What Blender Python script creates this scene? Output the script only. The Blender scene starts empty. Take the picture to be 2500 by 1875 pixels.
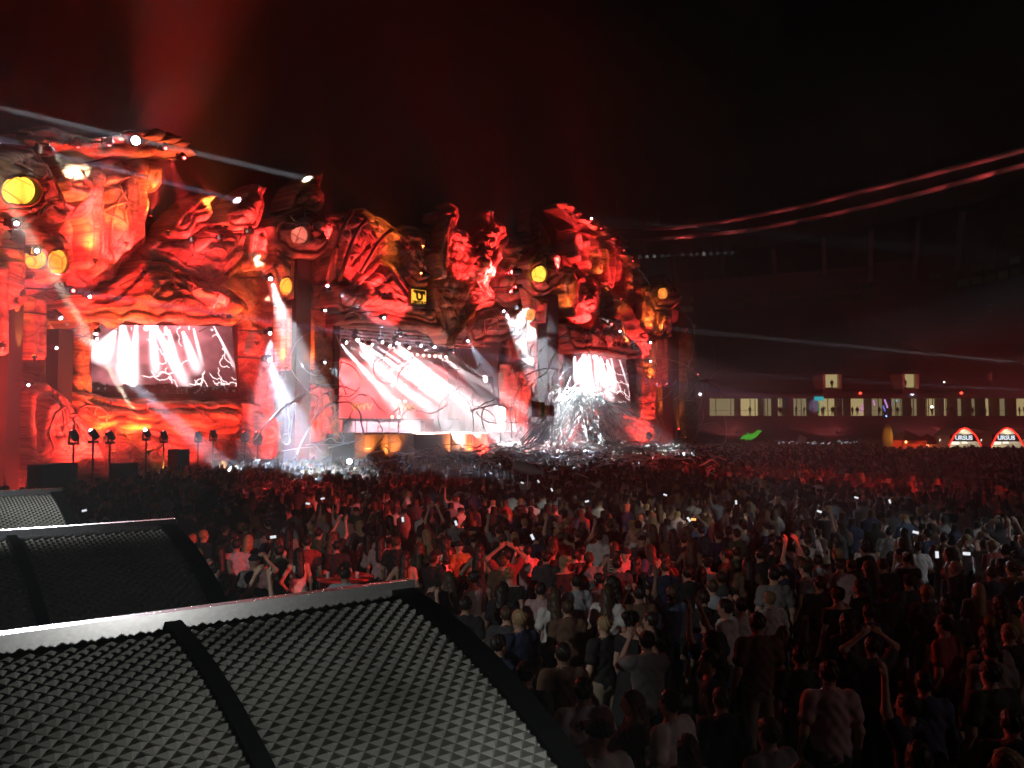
import bpy, math, random
import numpy as np
from mathutils import Vector, Matrix
from mathutils.geometry import delaunay_2d_cdt
random.seed(7); rng = np.random.default_rng(7)
S = bpy.context.scene; C = S.collection
R = math.radians
# ------------------------------------------------------------------ camera, sky, exposure
cam = bpy.data.cameras.new('camera'); CAM = bpy.data.objects.new('camera', cam); C.objects.link(CAM); S.camera = CAM
F_PX, CX, CY, PITCH, CAM_Z = 1962.0, 1250.0, 937.5, R(2.75), 4.15      # in pixels of the 2500 x 1875 photograph
cam.sensor_width = 36; cam.lens = 36 * F_PX / 2500; cam.clip_end = 2000; cam.clip_start = 0.05
CAM.location = (0, 0, CAM_Z); CAM.rotation_euler = (R(90) + PITCH, 0, 0)
W = bpy.data.worlds.new('World'); S.world = W; W.use_nodes = True
wn = W.node_tree; bg = wn.nodes['Background']
sky = wn.nodes.new('ShaderNodeTexSky'); sky.sky_type = 'NISHITA'; sky.sun_disc = False
sky.sun_elevation = R(-8); sky.sun_rotation = R(200)
wn.links.new(sky.outputs[0], bg.inputs[0]); bg.inputs[1].default_value = 0.05
S.view_settings.view_transform = 'Standard'; S.view_settings.look = 'None'; S.view_settings.exposure = 0; S.view_settings.gamma = 1
S.cycles.max_bounces = 5; S.cycles.diffuse_bounces = 2; S.cycles.glossy_bounces = 2; S.cycles.volume_bounces = 0
S.cycles.transparent_max_bounces = 8; S.cycles.use_denoising = True; S.cycles.sample_clamp_indirect = 4

# ------------------------------------------------------------------ photograph -> world
CROPS = {'P': (0, 0, 1.0), 'V': (0, 0, 2500 / 2212), 'A': (0, 250, 700 / 2212), 'B': (0, 650, 700 / 2212), 'C': (600, 380, 600 / 2212),
         'D': (600, 730, 600 / 2212), 'E': (1100, 460, 650 / 2201), 'F': (1150, 760, 600 / 2212), 'G': (1650, 700, 850 / 2212), 'H': (0, 1150, 1400 / 2212)}
def px(crop, x, y):
    ox, oy, k = CROPS[crop]; return (ox + x * k, oy + y * k)
def pl(crop, *pts): return [px(crop, x, y) for x, y in pts]
cp, sp = math.cos(PITCH), math.sin(PITCH)
def ray(u, v):
    x, y, z = (u - CX) / F_PX, 1.0, (CY - v) / F_PX
    return np.array((x, y * cp - z * sp, y * sp + z * cp))
EYE = np.array((0, 0, CAM_Z))
def at_y(u, v, Y): d = ray(u, v); return EYE + d * (Y / d[1])
def at_z(u, v, Z): d = ray(u, v); return EYE + d * ((Z - CAM_Z) / d[2])
# the stage front is a curved wall: plan through the feet of its four pillar towers
KN = [(-900, 29.0), (-200, 36.5), (40, 45.0), (745, 64.0), (1345, 85.0), (1640, 105.0), (1800, 120.0)]
KP = np.array([((u - CX) / F_PX * d, d) for u, d in KN])
def catmull(P, n=10):
    out = []
    for i in range(len(P) - 1):
        p0 = P[i - 1] if i else 2 * P[0] - P[1]; p1, p2 = P[i], P[i + 1]; p3 = P[i + 2] if i + 2 < len(P) else 2 * P[-1] - P[-2]
        for t in np.linspace(0, 1, n, endpoint=False):
            out.append(0.5 * ((2 * p1) + (-p0 + p2) * t + (2 * p0 - 5 * p1 + 4 * p2 - p3) * t * t + (-p0 + 3 * p1 - 3 * p2 + p3) * t ** 3))
    out.append(P[-1]); return np.array(out)
FP = catmull(KP); FT = np.gradient(FP, axis=0); FT /= np.linalg.norm(FT, axis=1)[:, None]
FN = np.stack([FT[:, 1], -FT[:, 0]], 1)                                # towards the audience
FS = np.concatenate([[0], np.cumsum(np.linalg.norm(np.diff(FP, axis=0), axis=1))])
def fw(s, off, z):
    """a point of the stage: metres along its front, metres out of it, height"""
    x = np.interp(s, FS, FP[:, 0]); y = np.interp(s, FS, FP[:, 1]); nx = np.interp(s, FS, FN[:, 0]); ny = np.interp(s, FS, FN[:, 1])
    return np.array((x + nx * off, y + ny * off, z))
def sz(u, v, off=0.0):
    """photo pixel -> (s, z) where its ray meets the stage front moved out by off"""
    d = ray(u, v); Q = FP + FN * off; c = Q[:, 0] * d[1] - Q[:, 1] * d[0]
    i = np.where(c[:-1] * c[1:] <= 0)[0]
    i = int(i[0]) if len(i) else (0 if abs(c[0]) < abs(c[-1]) else len(c) - 2)
    t = c[i] / (c[i] - c[i + 1]); q = Q[i] + (Q[i + 1] - Q[i]) * t
    return FS[i] + (FS[i + 1] - FS[i]) * t, CAM_Z + d[2] * (q[1] / d[1])
def onf(u, v, off=0.0): s, z = sz(u, v, off); return fw(s, off, z)
def sc(u): return math.hypot(*onf(u, 900)[:2]) / F_PX                   # metres per photo pixel at the stage front

# ------------------------------------------------------------------ mesh and object helpers
def link(o, parent=None):
    C.objects.link(o)
    if parent is not None: o.parent = parent
    return o
def mesh(name, v, f, mat=None, parent=None, smooth=False, uv=None, me=None):
    me = bpy.data.meshes.new(name); me.from_pydata([tuple(map(float, p)) for p in v], [], [tuple(map(int, q)) for q in f])
    if mat is not None: me.materials.append(mat)
    if smooth: me.polygons.foreach_set('use_smooth', [True] * len(me.polygons))
    if uv is not None:
        l = me.uv_layers.new(name='uv'); idx = np.zeros(len(me.loops), int); me.loops.foreach_get('vertex_index', idx)
        l.data.foreach_set('uv', np.asarray(uv, float)[idx].ravel())
    me.validate(); me.update()
    return link(bpy.data.objects.new(name, me), parent)
def tag(o, label=None, cat=None, group=None, kind=None):
    for k, v in (('label', label), ('category', cat), ('group', group), ('kind', kind)):
        if v: o[k] = v
    return o
def empty(name, loc=(0, 0, 0), label=None, cat=None, group=None):
    o = bpy.data.objects.new(name, None); link(o); o.location = loc; o.empty_display_size = .2
    return tag(o, label, cat, group)
class MB:
    """collects boxes, prisms, tubes into one mesh"""
    def __init__(s): s.v = []; s.f = []
    def add(s, v, f):
        n = len(s.v); s.v += [tuple(map(float, p)) for p in v]; s.f += [tuple(i + n for i in q) for q in f]; return s
    def box(s, c, d, M=None):
        x, y, z = (k / 2 for k in d); vs = [Vector((a * x, b * y, e * z)) for a in (-1, 1) for b in (-1, 1) for e in (-1, 1)]
        if M is not None: vs = [M @ q for q in vs]
        c = Vector(c); return s.add([q + c for q in vs], [(0, 1, 3, 2), (4, 6, 7, 5), (0, 4, 5, 1), (2, 3, 7, 6), (0, 2, 6, 4), (1, 5, 7, 3)])
    def tube(s, pts, r, n=8, cap=True):
        pts = [Vector(p) for p in pts]; rs = r if hasattr(r, '__len__') else [r] * len(pts); base = len(s.v); up = None
        for i, p in enumerate(pts):
            t = (pts[min(i + 1, len(pts) - 1)] - pts[max(i - 1, 0)]).normalized()
            if up is None: up = t.orthogonal().normalized()
            up = (up - t * up.dot(t)).normalized(); w = t.cross(up)
            for k in range(n):
                a = 2 * math.pi * k / n; s.v.append(tuple(p + (up * math.cos(a) + w * math.sin(a)) * rs[i]))
        for i in range(len(pts) - 1):
            for k in range(n):
                a, b = base + i * n + k, base + i * n + (k + 1) % n; s.f.append((a, b, b + n, a + n))
        if cap: s.f.append(tuple(base + k for k in range(n))[::-1]); s.f.append(tuple(base + (len(pts) - 1) * n + k for k in range(n)))
        return s
    def lathe(s, prof, c=(0, 0, 0), n=16, M=None):
        base = len(s.v); c = Vector(c)
        for r, z in prof:
            for k in range(n):
                q = Vector((r * math.cos(2 * math.pi * k / n), r * math.sin(2 * math.pi * k / n), z)); s.v.append(tuple((M @ q if M is not None else q) + c))
        for i in range(len(prof) - 1):
            for k in range(n):
                a, b = base + i * n + k, base + i * n + (k + 1) % n; s.f.append((a, b, b + n, a + n))
        s.f.append(tuple(base + k for k in range(n))[::-1]); s.f.append(tuple(base + (len(prof) - 1) * n + k for k in range(n))); return s
    def build(s, name, mat, parent=None, smooth=False): return mesh(name, s.v, s.f, mat, parent, smooth)
def frame_box(mb, s0, s1, o0, o1, z0, z1, n=1):
    """a box laid in stage coordinates, bent along the stage front"""
    ss = np.linspace(s0, s1, n + 1); v = []; f = []
    for s_ in ss: v += [fw(s_, o0, z0), fw(s_, o1, z0), fw(s_, o1, z1), fw(s_, o0, z1)]
    for i in range(n):
        a = 4 * i
        for k in range(4): f.append((a + k, a + (k + 1) % 4, a + 4 + (k + 1) % 4, a + 4 + k))
    f += [(3, 2, 1, 0), (4 * n, 4 * n + 1, 4 * n + 2, 4 * n + 3)]; return mb.add(v, f)

# ------------------------------------------------------------------ materials
def new_mat(name):
    m = bpy.data.materials.new(name); m.use_nodes = True; return m, m.node_tree, m.node_tree.nodes['Principled BSDF']
def plain(name, col, rough=.6, metal=0.0, bump=0, scale=20):
    m, nt, b = new_mat(name); b.inputs['Roughness'].default_value = rough; b.inputs['Metallic'].default_value = metal
    tc = nt.nodes.new('ShaderNodeTexCoord'); nz = nt.nodes.new('ShaderNodeTexNoise'); nz.inputs['Scale'].default_value = scale; nz.inputs['Detail'].default_value = 4
    nt.links.new(tc.outputs['Object'], nz.inputs['Vector'])
    mx = nt.nodes.new('ShaderNodeMix'); mx.data_type = 'RGBA'; mx.inputs[6].default_value = (*[c * .75 for c in col], 1); mx.inputs[7].default_value = (*[min(1, c * 1.2) for c in col], 1)
    nt.links.new(nz.outputs['Fac'], mx.inputs[0]); nt.links.new(mx.outputs[2], b.inputs['Base Color'])
    if bump:
        bp = nt.nodes.new('ShaderNodeBump'); bp.inputs['Strength'].default_value = bump; nt.links.new(nz.outputs['Fac'], bp.inputs['Height']); nt.links.new(bp.outputs[0], b.inputs['Normal'])
    return m
def glow(name, col, power, sample=True):
    m, nt, b = new_mat(name); nt.nodes.remove(b); e = nt.nodes.new('ShaderNodeEmission'); e.inputs[0].default_value = (*col, 1); e.inputs[1].default_value = power
    nt.links.new(e.outputs[0], nt.nodes['Material Output'].inputs['Surface'])
    m.cycles.emission_sampling = 'NONE'
    return m
def scenery(name, light, dark, angle=0.0, stretch=6.0, scale=.5, warp=2.2, fine=5.0):
    """painted stage sculpture: tan paint with dark painted veins running along one direction of the (s, z) map"""
    m, nt, b = new_mat(name); L = nt.links.new; N = nt.nodes.new
    b.inputs['Roughness'].default_value = .75
    uv = N('ShaderNodeUVMap'); uv.uv_map = 'uv'
    mp = N('ShaderNodeMapping'); mp.inputs['Rotation'].default_value = (0, 0, angle); mp.inputs['Scale'].default_value = (scale / stretch * 3, scale * 2, 1); 
    wz = N('ShaderNodeTexNoise'); wz.inputs['Scale'].default_value = .35; wz.inputs['Detail'].default_value = 2
    add = N('ShaderNodeVectorMath'); add.operation = 'MULTIPLY_ADD'; add.inputs[1].default_value = (warp, warp, 0)
    L(uv.outputs[0], wz.inputs['Vector']); L(wz.outputs['Color'], add.inputs[0]); L(uv.outputs[0], add.inputs[2]); L(add.outputs[0], mp.inputs['Vector'])
    nz = N('ShaderNodeTexNoise'); nz.inputs['Scale'].default_value = 1.6; nz.inputs['Detail'].default_value = 6; nz.inputs['Roughness'].default_value = .62
    L(mp.outputs[0], nz.inputs['Vector'])
    fz = N('ShaderNodeTexNoise'); fz.inputs['Scale'].default_value = fine; fz.inputs['Detail'].default_value = 5; L(uv.outputs[0], fz.inputs['Vector'])
    r = N('ShaderNodeValToRGB'); r.color_ramp.elements[0].position = .40; r.color_ramp.elements[0].color = (*dark, 1); r.color_ramp.elements[1].position = .60; r.color_ramp.elements[1].color = (*light, 1)
    e = r.color_ramp.elements.new(.47); e.color = (*[(a * .35 + c * .65) for a, c in zip(light, dark)], 1)
    L(nz.outputs['Fac'], r.inputs[0])
    mx = N('ShaderNodeMix'); mx.data_type = 'RGBA'; mx.blend_type = 'MULTIPLY'; mx.inputs[0].default_value = .55
    L(r.outputs[0], mx.inputs[6]); L(fz.outputs['Color'], mx.inputs[7])
    ln = N('ShaderNodeTexNoise'); ln.inputs['Scale'].default_value = .42; ln.inputs['Detail'].default_value = .6; ln.inputs['Distortion'].default_value = 1.6; L(add.outputs[0], ln.inputs['Vector'])
    ml = N('ShaderNodeMath'); ml.operation = 'MULTIPLY'; ml.inputs[1].default_value = 13.0; L(ln.outputs['Fac'], ml.inputs[0])
    pp = N('ShaderNodeMath'); pp.operation = 'PINGPONG'; pp.inputs[1].default_value = .5; L(ml.outputs[0], pp.inputs[0])
    lr = N('ShaderNodeValToRGB'); lr.color_ramp.elements[0].position = .07; lr.color_ramp.elements[0].color = (.22, .18, .16, 1); lr.color_ramp.elements[1].position = .16; lr.color_ramp.elements[1].color = (1, 1, 1, 1); L(pp.outputs[0], lr.inputs[0])
    m2 = N('ShaderNodeMix'); m2.data_type = 'RGBA'; m2.blend_type = 'MULTIPLY'; m2.inputs[0].default_value = .6; L(mx.outputs[2], m2.inputs[6]); L(lr.outputs[0], m2.inputs[7]); mx = m2
    hs = N('ShaderNodeHueSaturation'); hs.inputs['Saturation'].default_value = .9; hs.inputs['Value'].default_value = 1.4; L(mx.outputs[2], hs.inputs['Color']); L(hs.outputs[0], b.inputs['Base Color'])
    bp = N('ShaderNodeBump'); bp.inputs['Strength'].default_value = .6; bp.inputs['Distance'].default_value = .25
    L(nz.outputs['Fac'], bp.inputs['Height']); L(bp.outputs[0], b.inputs['Normal'])
    return m
M_BLACK = plain('black_scrim', (.012, .012, .014), .9)
M_DARK = plain('dark_metal', (.03, .03, .033), .5)
M_ALU = plain('aluminium', (.55, .56, .57), .4, .25)
M_TAN = scenery('tan_scenery', (.48, .35, .27), (.17, .10, .075), .4)
M_TAN2 = scenery('tan_scenery_swirl', (.50, .36, .27), (.19, .10, .08), 1.2, 5, .7, 3.4)
M_PALE = scenery('pale_scenery', (.60, .44, .34), (.22, .12, .09), .9, 4, .6, 3)
M_FOLD = scenery('draped_scenery', (.52, .38, .30), (.19, .11, .085), 1.5, 8, .6, 1.2)
M_WOOD = scenery('painted_wood', (.60, .34, .13), (.07, .038, .02), .45, 9, .9, 1.4)
M_WOOD2 = scenery('painted_wood_flat', (.62, .36, .13), (.08, .04, .02), -.08, 9, .8, 1.2)
M_STONE = scenery('dark_scenery', (.24, .16, .13), (.06, .04, .035), .3, 3, .7, 2)
M_STRIP = scenery('pillar_paint', (.5, .36, .28), (.25, .15, .11), 1.57, 9, .8, .4)

# ------------------------------------------------------------------ light helpers
def spot(parent, p, t, power, col, ang, blend=.25, r=.1):
    l = bpy.data.lights.new('lamp_light', 'SPOT'); l.energy = power; l.color = col; l.spot_size = R(ang); l.spot_blend = blend; l.shadow_soft_size = r
    o = bpy.data.objects.new('lamp_light', l); link(o); o.location = p
    o.rotation_euler = (Vector(t) - Vector(p)).to_track_quat('-Z', 'Y').to_euler()
    if parent is not None: o.parent = parent; o.matrix_parent_inverse = Matrix.Translation(-Vector(parent.location))
    return o
# ------------------------------------------------------------------ ground
M_GROUND = plain('trampled_turf', (.045, .042, .035), .9, 0, .5, 3)
mesh('ground', [(-400, -200, 0), (500, -200, 0), (500, 700, 0), (-400, 700, 0)], [(0, 1, 2, 3)], M_GROUND)['kind'] = 'structure'

# ------------------------------------------------------------------ stage scenery
def vnoise(x, y, seed=0):
    xi = np.floor(x).astype(int); yi = np.floor(y).astype(int); xf = x - xi; yf = y - yi
    def h(a, b):
        n = np.sin(a * 127.1 + b * 311.7 + seed * 74.7) * 43758.5453; return n - np.floor(n)
    u = xf * xf * (3 - 2 * xf); w = yf * yf * (3 - 2 * yf)
    return (h(xi, yi) * (1 - u) + h(xi + 1, yi) * u) * (1 - w) + (h(xi, yi + 1) * (1 - u) + h(xi + 1, yi + 1) * u) * w
def fbm(x, y, seed=0, o=3): return sum(vnoise(x * 2 ** i, y * 2 ** i, seed + i) / 2 ** i for i in range(o)) / 1.75
def carve(style, s, z, amp, freq, seed):
    if style == 'swirl':
        w = fbm(s * .25, z * .25, seed) * 11; a = freq * (s * .5 + z * .35) + w; return amp * (1.15 * np.abs(np.sin(a)) ** .55 + .3 * np.abs(np.sin(a * 2.7 + 3 * fbm(s * .5, z * .5, seed + 5))))
    if style == 'fold':
        w = fbm(s * .25, z * .08, seed) * 6; a = freq * s + w + .25 * z; return amp * (np.abs(np.sin(a)) ** 1.3 + .25 * np.abs(np.sin(2.6 * a + 4 * fbm(s * .3, z * .15, seed + 3))))
    if style == 'scale':
        a = s * freq + .5 * (np.floor(z * freq) % 2); return amp * (1 - ((a % 1 - .5) ** 2 + ((z * freq) % 1 - .5) ** 2) * 2.5)
    if style == 'wood':
        w = fbm(s * .3, z * .3, seed) * 3; return amp * (fbm(s * .25 + z * .1, (z + .45 * s) * freq + w, seed, 3))
    if style == 'feather':
        w = fbm(s * .3, z * .3, seed) * 2; return amp * ((freq * (z * .8 - s * .5) + w) % 1)
    return amp * fbm(s * freq, z * freq, seed)
def inside(P, x, y):
    c = np.zeros(x.shape, bool); j = len(P) - 1
    for i in range(len(P)):
        xi, yi = P[i]; xj, yj = P[j]
        c ^= ((yi > y) != (yj > y)) & (x < (xj - xi) * (y - yi) / (yj - yi + 1e-12) + xi); j = i
    return c
def edgedist(P, x, y):
    d = np.full(x.shape, 1e9)
    for i in range(len(P)):
        a = P[i - 1]; b = P[i]; ab = b - a; t = np.clip(((x - a[0]) * ab[0] + (y - a[1]) * ab[1]) / (ab @ ab + 1e-12), 0, 1)
        d = np.minimum(d, np.hypot(x - a[0] - t * ab[0], y - a[1] - t * ab[1]))
    return d
def rounded(P, n=3):
    P = np.array(P, float)
    for _ in range(n - 1):
        Q = np.roll(P, -1, 0); P = np.stack([.75 * P + .25 * Q, .25 * P + .75 * Q], 1).reshape(-1, 2)
    return P
def mould(d, b):
    """carved borders running parallel to a piece's outline: a raised rim, a groove, a second band and groove"""
    st = lambda a, w: np.clip((d - a) / w, 0, 1); return min(1, .5 + b) * (.22 * st(.0, .12) - .34 * st(.42, .14) + .34 * st(.62, .14) - .30 * st(1.35, .16) + .26 * st(1.6, .16) - .28 * st(2.7, .2) + .22 * st(3.0, .2))
def relief(name, poly, mat, parent=None, off=0.0, thick=.6, bulge=.8, width=2.5, style='swirl', amp=.25, freq=3.0, step=None, seed=None, smooth=None):
    """a sculpted piece: its outline (photo pixels met with the stage front) filled, domed and carved, with real thickness"""
    if smooth and smooth > 1: poly = rounded(poly, smooth)
    elif smooth is None: poly = np.array(poly, float)
    seed = random.randint(0, 999) if seed is None else seed
    P = np.array([sz(u, v, off) for u, v in poly]); P[:, 1] = np.maximum(P[:, 1], 0.0)
    ext = P.max(0) - P.min(0); step = step or max(.11, min(.22, math.sqrt(ext[0] * ext[1] / 9000))); bulge *= .5
    B = []
    for i in range(len(P)):
        a, b = P[i - 1], P[i]; n = max(1, int(np.linalg.norm(b - a) / step)); B += [a + (b - a) * k / n for k in range(n)]
    B = np.array(B); keep = np.ones(len(B), bool)
    for i in range(len(B)):
        if np.linalg.norm(B[i] - B[i - 1]) < 1e-4: keep[i] = False
    B = B[keep]
    if smooth is None and len(B) > 24:
        tt = np.arange(len(B)) * step; jx = (vnoise(tt * 1.1, tt * 0, seed) - .5) * .34; jz = (vnoise(tt * 1.1, tt * 0 + 7, seed) - .5) * .34; B = B + np.stack([jx, jz], 1); B[:, 1] = np.maximum(B[:, 1], 0)
    P = B.copy()
    gx, gz = np.meshgrid(np.arange(P[:, 0].min(), P[:, 0].max(), step), np.arange(P[:, 1].min(), P[:, 1].max(), step))
    gx = gx + .5 * step * (np.arange(gx.shape[0]) % 2)[:, None]; gx, gz = gx.ravel(), gz.ravel()
    m = inside(P, gx, gz); gx, gz = gx[m], gz[m]; m = edgedist(P, gx, gz) > step * .45; gx, gz = gx[m], gz[m]
    nb = len(B); pts = [Vector((float(a), float(b))) for a, b in B] + [Vector((float(a), float(b))) for a, b in zip(gx, gz)]
    vo, _, fo, ov, _, _ = delaunay_2d_cdt(pts, [(i, (i + 1) % nb) for i in range(nb)], [list(range(nb))], 1, 1e-5)
    V2 = np.array([tuple(q) for q in vo]); d = edgedist(P, V2[:, 0], V2[:, 1])
    t = np.clip(d / width, 0, 1); dome = bulge * np.sqrt(1 - (1 - t) ** 2)
    h = off + dome + mould(d, bulge) + carve(style, V2[:, 0], V2[:, 1], amp, freq, seed) * np.clip((d - .5) / .5, 0, 1)
    V3 = [fw(a, o, b) for (a, b), o in zip(V2, h)]
    cnt = {}
    for q in fo:
        for i in range(len(q)): e = (q[i - 1], q[i]); cnt[e] = cnt.get(e, 0) + 1
    rim = [e for e in cnt if (e[1], e[0]) not in cnt]
    # orient outwards
    fo = [list(q) for q in fo]; q = fo[0]; A, Bv, Cv = (np.array(V3[i]) for i in q[:3]); nrm = np.cross(Bv - A, Cv - A)
    if nrm @ (fw(V2[q[0]][0], 1, 0) - fw(V2[q[0]][0], 0, 0)) < 0: fo = [q[::-1] for q in fo]; rim = [(b, a) for a, b in rim]
    bi = {}
    for a, b in rim:
        for k in (a, b):
            if k not in bi: bi[k] = len(V3); V3.append(fw(V2[k][0], off - thick, V2[k][1])); V2 = np.vstack([V2, V2[k]])
    fo += [(b, a, bi[a], bi[b]) for a, b in rim]
    global LAST; LAST = (P, off, width, bulge, style, amp, freq, seed)
    return mesh(name, V3, fo, mat, parent, True, V2)
def height(P2, P, off, width, bulge, style, amp, freq, seed):
    d = edgedist(P, P2[:, 0], P2[:, 1]); t = np.clip(d / width, 0, 1)
    return off + bulge * np.sqrt(1 - (1 - t) ** 2) + mould(d, bulge) + carve(style, P2[:, 0], P2[:, 1], amp, freq, seed) * np.clip((d - .5) / .5, 0, 1)
def veins(P, hf, n, ang, seed, mat, r0=.09):
    """raised carved lines that flow and curl over a piece"""
    rg = np.random.default_rng(seed); mb = MB(); lo, hi = P.min(0), P.max(0); k = 0
    for _ in range(n * 6):
        if k >= n: break
        q = rg.uniform(lo, hi); L = [q]; a0 = ang + rg.normal(0, .3); curl = rg.choice((-1, 1)) * rg.uniform(0, .16); st = rg.uniform(.25, .42); nn = rg.integers(7, 20); a = a0
        for i in range(nn):
            a = a + curl * (1 + i * .12) + (vnoise(np.array(q[0] * .3), np.array(q[1] * .3), seed) - .5) * .3; q = q + np.array((math.cos(a), math.sin(a))) * st * (1 - .5 * i / nn); L.append(q)
        L = np.array(L)
        ok = inside(P, L[:, 0], L[:, 1]) & (edgedist(P, L[:, 0], L[:, 1]) > .12); m_ = len(L) if ok.all() else int(np.argmin(ok))
        if m_ < 6: continue
        L = L[:m_]
        h = hf(L); n_ = len(L); mb.tube([fw(a_, o_ + .03, b_) for (a_, b_), o_ in zip(L, h)], [r0 * (.35 + .65 * math.sin(math.pi * min(1, .15 + .85 * (1 - i / n_)))) for i in range(n_)], 5); k += 1
    return mb.build('carved_veins', mat, None, True) if k else None
def ring(name, cu, cv, ru, rv, w, mat, parent, off, depth=.5, n=28):
    """an oval frame round a lamp disc, in photo pixels"""
    v = []; f = []
    for k in range(n):
        a = 2 * math.pi * k / n
        for rr, oo in ((1, off), (1, off + depth), (1 + w, off + depth * .7), (1 + w, off - .2)): s_, z_ = sz(cu + ru * rr * math.cos(a), cv + rv * rr * math.sin(a), off); v.append(fw(s_, oo, z_))
    for k in range(n):
        for j in range(4): a, b = 4 * k + j, 4 * k + (j + 1) % 4; c, d = (4 * (k + 1) + (j + 1) % 4) % (4 * n), (4 * (k + 1) + j) % (4 * n); f.append((a, b, c, d))
    return mesh(name, v, f, mat, parent, True)
def disc(name, cu, cv, ru, rv, mat, parent, off, dome=.25, n=28):
    v = []; f = []
    for i, (q, h) in enumerate(((1, -.25), (1, 0), (.7, dome * .7), (.35, dome * .93))):
        for k in range(n): a = 2 * math.pi * k / n; s_, z_ = sz(cu + ru * q * math.cos(a), cv + rv * q * math.sin(a), off); v.append(fw(s_, off + h, z_))
    s_, z_ = sz(cu, cv, off); v.append(fw(s_, off + dome, z_))
    for i in range(3):
        for k in range(n): a, b = i * n + k, i * n + (k + 1) % n; f.append((a, b, b + n, a + n))
    f += [(3 * n + k, 3 * n + (k + 1) % n, 4 * n) for k in range(n)]; f.append(tuple(range(n))[::-1])
    return mesh(name, v, f, mat, parent, True)
def moon_mat(name, col, power, edge):
    m, nt, b = new_mat(name); nt.nodes.remove(b); N = nt.nodes.new; e = N('ShaderNodeEmission'); tc = N('ShaderNodeTexCoord')
    vz = N('ShaderNodeTexVoronoi'); vz.feature = 'DISTANCE_TO_EDGE'; vz.inputs['Scale'].default_value = .9; nt.links.new(tc.outputs['Object'], vz.inputs['Vector'])
    r = N('ShaderNodeValToRGB'); r.color_ramp.elements[0].color = (*edge, 1); r.color_ramp.elements[1].position = .06; r.color_ramp.elements[1].color = (*col, 1)
    nt.links.new(vz.outputs['Distance'], r.inputs[0]); nz = N('ShaderNodeTexNoise'); nz.inputs['Scale'].default_value = .8; nz.inputs['Detail'].default_value = 3; nt.links.new(tc.outputs['Object'], nz.inputs['Vector'])
    mr = N('ShaderNodeMapRange'); mr.inputs[1].default_value = .3; mr.inputs[2].default_value = .7; mr.inputs[3].default_value = power * .6; mr.inputs[4].default_value = power * 2.0; nt.links.new(nz.outputs['Fac'], mr.inputs[0]); nt.links.new(mr.outputs[0], e.inputs[1])
    nt.links.new(r.outputs[0], e.inputs[0])
    nt.links.new(e.outputs[0], nt.nodes['Material Output'].inputs['Surface']); m.cycles.emission_sampling = 'NONE'; return m
M_MOON = moon_mat('moon_lamp_glass', (1, .60, .06), 1.7, (.9, .25, .02))
M_MOON_R = moon_mat('red_moon_glass', (1, .20, .13), .85, (.35, .03, .02))
M_MOON_O = moon_mat('orange_moon_glass', (1, .33, .05), 1.3, (.7, .12, .02))
M_LANT = moon_mat('lantern_glass', (1, .36, .04), 1.35, (.8, .12, .02))

# back walls that close the scenery (black cloth and frame)
def wallsec(label, poly, mat, off=-1.2, **k):
    o = relief('stage_wall', poly, mat, None, off=off, thick=.5, **k); return tag(o, label, 'stage wall', 'walls of the stage front')
wallsec('red lit carved stage wall behind the big side screen and crested pillar', pl('P', (-80, 520), (0, 470), (150, 600), (330, 630), (600, 560), (720, 560), (830, 640), (822, 1300), (-80, 1300)), M_TAN, bulge=.2, style='swirl', amp=.35, freq=1.6, smooth=1)
wallsec('carved stage wall above the main stage opening', pl('P', (815, 600), (1010, 560), (1230, 600), (1240, 850), (1100, 800), (815, 800)), M_STONE, bulge=.2, amp=.3, freq=1.6, smooth=1)
wallsec('carved stage wall round the small side screen', pl('P', (1240, 600), (1330, 600), (1400, 650), (1560, 760), (1650, 770), (1650, 1300), (1236, 1300)), M_TAN, bulge=.2, amp=.35, freq=1.6, smooth=1)

# --- the tall castle at the near end
T = empty('castle_tower', fw(sz(300, 800)[0], 0, 0), 'tall red castle tower with draped columns beside the round yellow moon lamp', 'tower', 'castle towers of the stage')
def part(name, poly, mat, T, vein=None, vang=1.0, **k):
    o = relief(name, poly, mat, None, **k); o.parent = T; o.matrix_parent_inverse = Matrix.Translation(-Vector(T.location)); P, off, width, bulge, style, amp, freq, seed = LAST
    area = .5 * abs(np.sum(P[:, 0] * np.roll(P[:, 1], -1) - P[:, 1] * np.roll(P[:, 0], -1))); n = int(min(34, area * .42)) if vein is None else vein
    if n > 3 and area > 9:
        w = veins(P, lambda L: height(L, P, off, width, bulge, style, amp, freq, seed), n, vang + (seed % 7) * .3, seed, M_STONE if mat not in (M_STONE,) else M_TAN, .06 + .004 * math.sqrt(area))
        if w is not None: w.parent = o; w['kind'] = 'stuff'
    return o
def own(o, T): o.parent = T; o.matrix_parent_inverse = Matrix.Translation(-Vector(T.location)); return o
part('tower_body', pl('A', (430, 560), (520, 460), (620, 480), (760, 450), (900, 400), (1000, 350), (1100, 420), (1230, 520), (1220, 640), (1180, 700), (1120, 640), (1120, 900), (1100, 1120), (1000, 1240), (900, 1260), (840, 1380), (620, 1460), (500, 1400), (500, 900), (510, 740), (450, 640)), M_FOLD, T, off=.4, thick=2, bulge=1.0, style='fold', amp=.9, freq=2.1)
part('column', pl('A', (640, 800), (690, 580), (750, 500), (800, 560), (780, 820), (760, 1240), (690, 1270), (620, 1240)), M_FOLD, T, off=1.7, thick=1, bulge=.7, width=.9, style='fold', amp=.3, freq=4)
part('column', pl('A', (905, 900), (950, 580), (1010, 500), (1060, 600), (1050, 950), (1010, 1130), (930, 1120)), M_FOLD, T, off=1.7, thick=1, bulge=.7, width=.9, style='fold', amp=.3, freq=4)
part('shoulder_mask', pl('A', (440, 600), (500, 500), (600, 480), (640, 560), (700, 600), (720, 700), (640, 760), (560, 740), (480, 680)), M_PALE, T, off=1.6, thick=1, bulge=.8, width=1, style='swirl', amp=.3, freq=3)
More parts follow.
